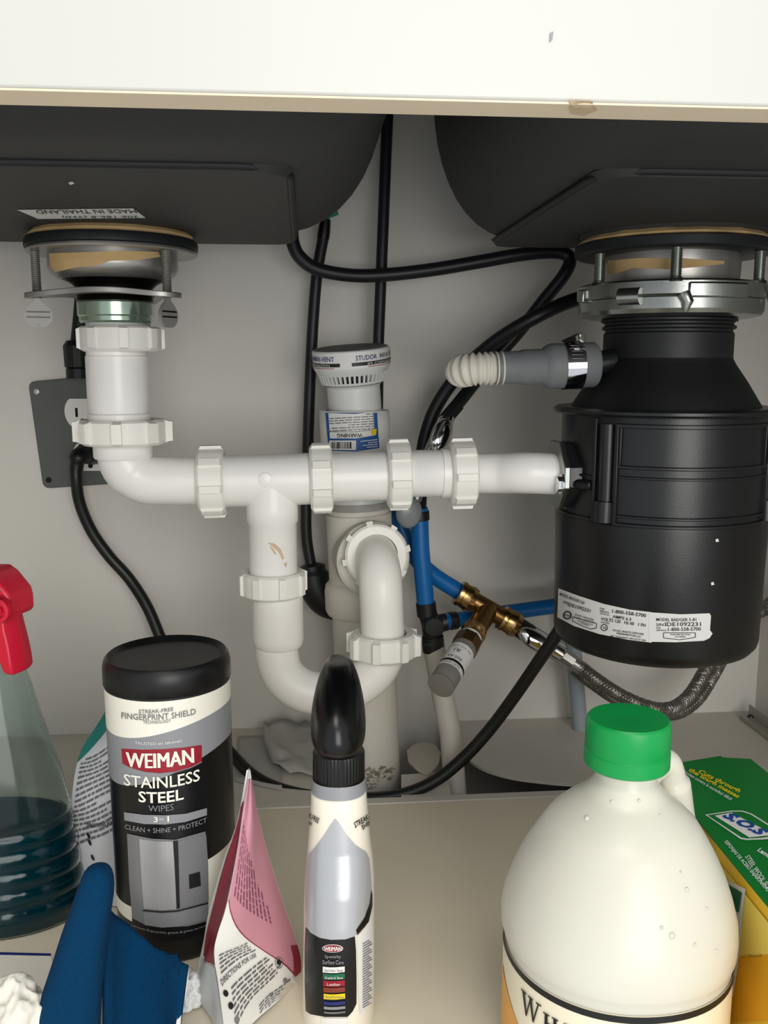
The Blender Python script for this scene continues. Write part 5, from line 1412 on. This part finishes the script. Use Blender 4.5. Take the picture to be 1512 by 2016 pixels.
# ================================================================== BLUE CLOTH, PAPER, BAG
b = B(); rows = []
def clothrow(y, xl, xr, Y, z_=None, th=.012):
    pL, pR = U(xl, y, Y), U(xr, y, Y); c = (pL+pR)/2; h = (pR-pL)/2; row = []
    for i in range(24):
        a = 2*math.pi*i/24; ca, sa = math.cos(a), math.sin(a)
        row.append(c+h*math.copysign(abs(ca)**.75, ca)+V((0,1,0))*(th*math.copysign(abs(sa)**.85, sa)))
    return row
rws = [(1702,188,204,.512,.003),(1707,176,214,.512,.006),(1716,164,222,.511,.008),(1745,153,225,.510,.011),(1790,138,219,.508,.013),(1840,121,213,.507,.014),(1890,104,208,.505,.015),(1940,87,203,.503,.015),(1990,70,199,.501,.015),(2030,58,196,.500,.015)]
rows = [clothrow(y, xl, xr, Y, None, th) for y, xl, xr, Y, th in rws]
z0_ = min(p.z for p in rows[-1])
rows.append([V((p.x, p.y, .001)) for p in rows[-1]])
loft(b, rows, True, True, True)
for i, p in enumerate(b.v):
    k_ = noise.noise(p*45)*.0016; b.v[i] = p+V((k_*.6, k_, 0))
cl = root('blue_cloth', U(200, 1900, .52), 'folded blue cloth standing in front of the wipes canister', 'cloth'); cl.location.z = 0
obj('rolled_fold', b, 'cloth_blue', cl, sharp=80, sub=1)
b = B(); cols = [(206,1782,2040,.524),(222,1797,2040,.532),(245,1816,2040,.538),(275,1842,2040,.538),(305,1866,2040,.534),(335,1880,2040,.528),(351,1881,2040,.522),(353,1893,2040,.521),(368,1900,2040,.516)]
rows = []
for x, yt, yb_, Y in cols:
    row = []
    for j in range(15):
        q = j/14; xx_ = x-(10*q if x > 340 else 0)-(9*q if x > 360 else 0)
        p = U(xx_, yt+(yb_-yt)*q, Y-.022*q); row.append(V((p.x, p.y, max(.001, p.z)))+V((0, noise.noise(p*60)*.0016, 0)))
    rows.append(row)
loft(b, rows, False); obj('flat_fold', b, 'cloth_blue', cl, sharp=80, solid=.003)
b = B(); rows = []
for j in range(12):
    q = j/11; y = 1912+(2040-1912)*q; rows.append([U(362-19*q, y, .5165-.022*q-.001), U(371-18*q+2*math.sin(7*q), y, .5165-.022*q-.0005)])
loft(b, rows, False); obj('white_lining', b, 'cloth_white', cl, solid=.0016)

def crumple(name, pts, label, m, category, seed, r0, amp, squash=(1,1,1)):
    bm = bmesh.new(); bmesh.ops.create_icosphere(bm, subdivisions=5, radius=1)
    b = B(); c = V(pts)
    for v in bm.verts:
        d = v.co.normalized(); n1 = noise.noise(d*1.4+V((seed,0,0))); n2 = abs(noise.noise(d*2.3+V((0,seed,0)))); n3 = abs(noise.noise(d*4.5+V((0,0,seed))))
        r = r0*(1+amp*n1-amp*1.1*n2-amp*.5*n3); p = c+V((d.x*squash[0], d.y*squash[1], d.z*squash[2]))*r
        b.v.append(V((p.x, p.y, max(.0008, p.z))))
    bm.verts.index_update()
    for f in bm.faces: b.f.append(tuple(v.index for v in f.verts)); b.m.append(0)
    bm.free(); return obj(name, b, m, sharp=80, label=label, category=category)
pt = U(30, 1965, .50); pt.z = .018
crumple('paper_towel', pt, 'crumpled white paper towel at the lower left corner, left of the blue cloth', 'paper', 'paper', 4.2, .026, .22, (.95,.75,1.45))
pt = U(366, 2000, .545); pt.z = .010
crumple('plastic_bag', pt, 'small wad of thin whitish plastic between the blue cloth and the pink pouch', 'bag_plastic', 'plastic bag', 9.1, .016, .38, (.9,.9,1.0))
b = B(); pl_ = [UZ(-60,1876,.0008), UZ(100,1880,.0008), UZ(130,2060,.0008), UZ(-60,2060,.0008)]
prism(b, pl_, (0,0,-.0006)); sh2 = obj('paper_sheet', b, 'print_cream', label='flat pale sheet with a thin blue edge line on the floor under the paper towel', category='paper')
b = B(); prism(b, [UZ(-60,1874,.0009), UZ(100,1878,.0009), UZ(100,1882,.0009), UZ(-60,1878.5,.0009)], (0,0,.0004)); obj('blue_edge', b, 'print_navy', sh2)
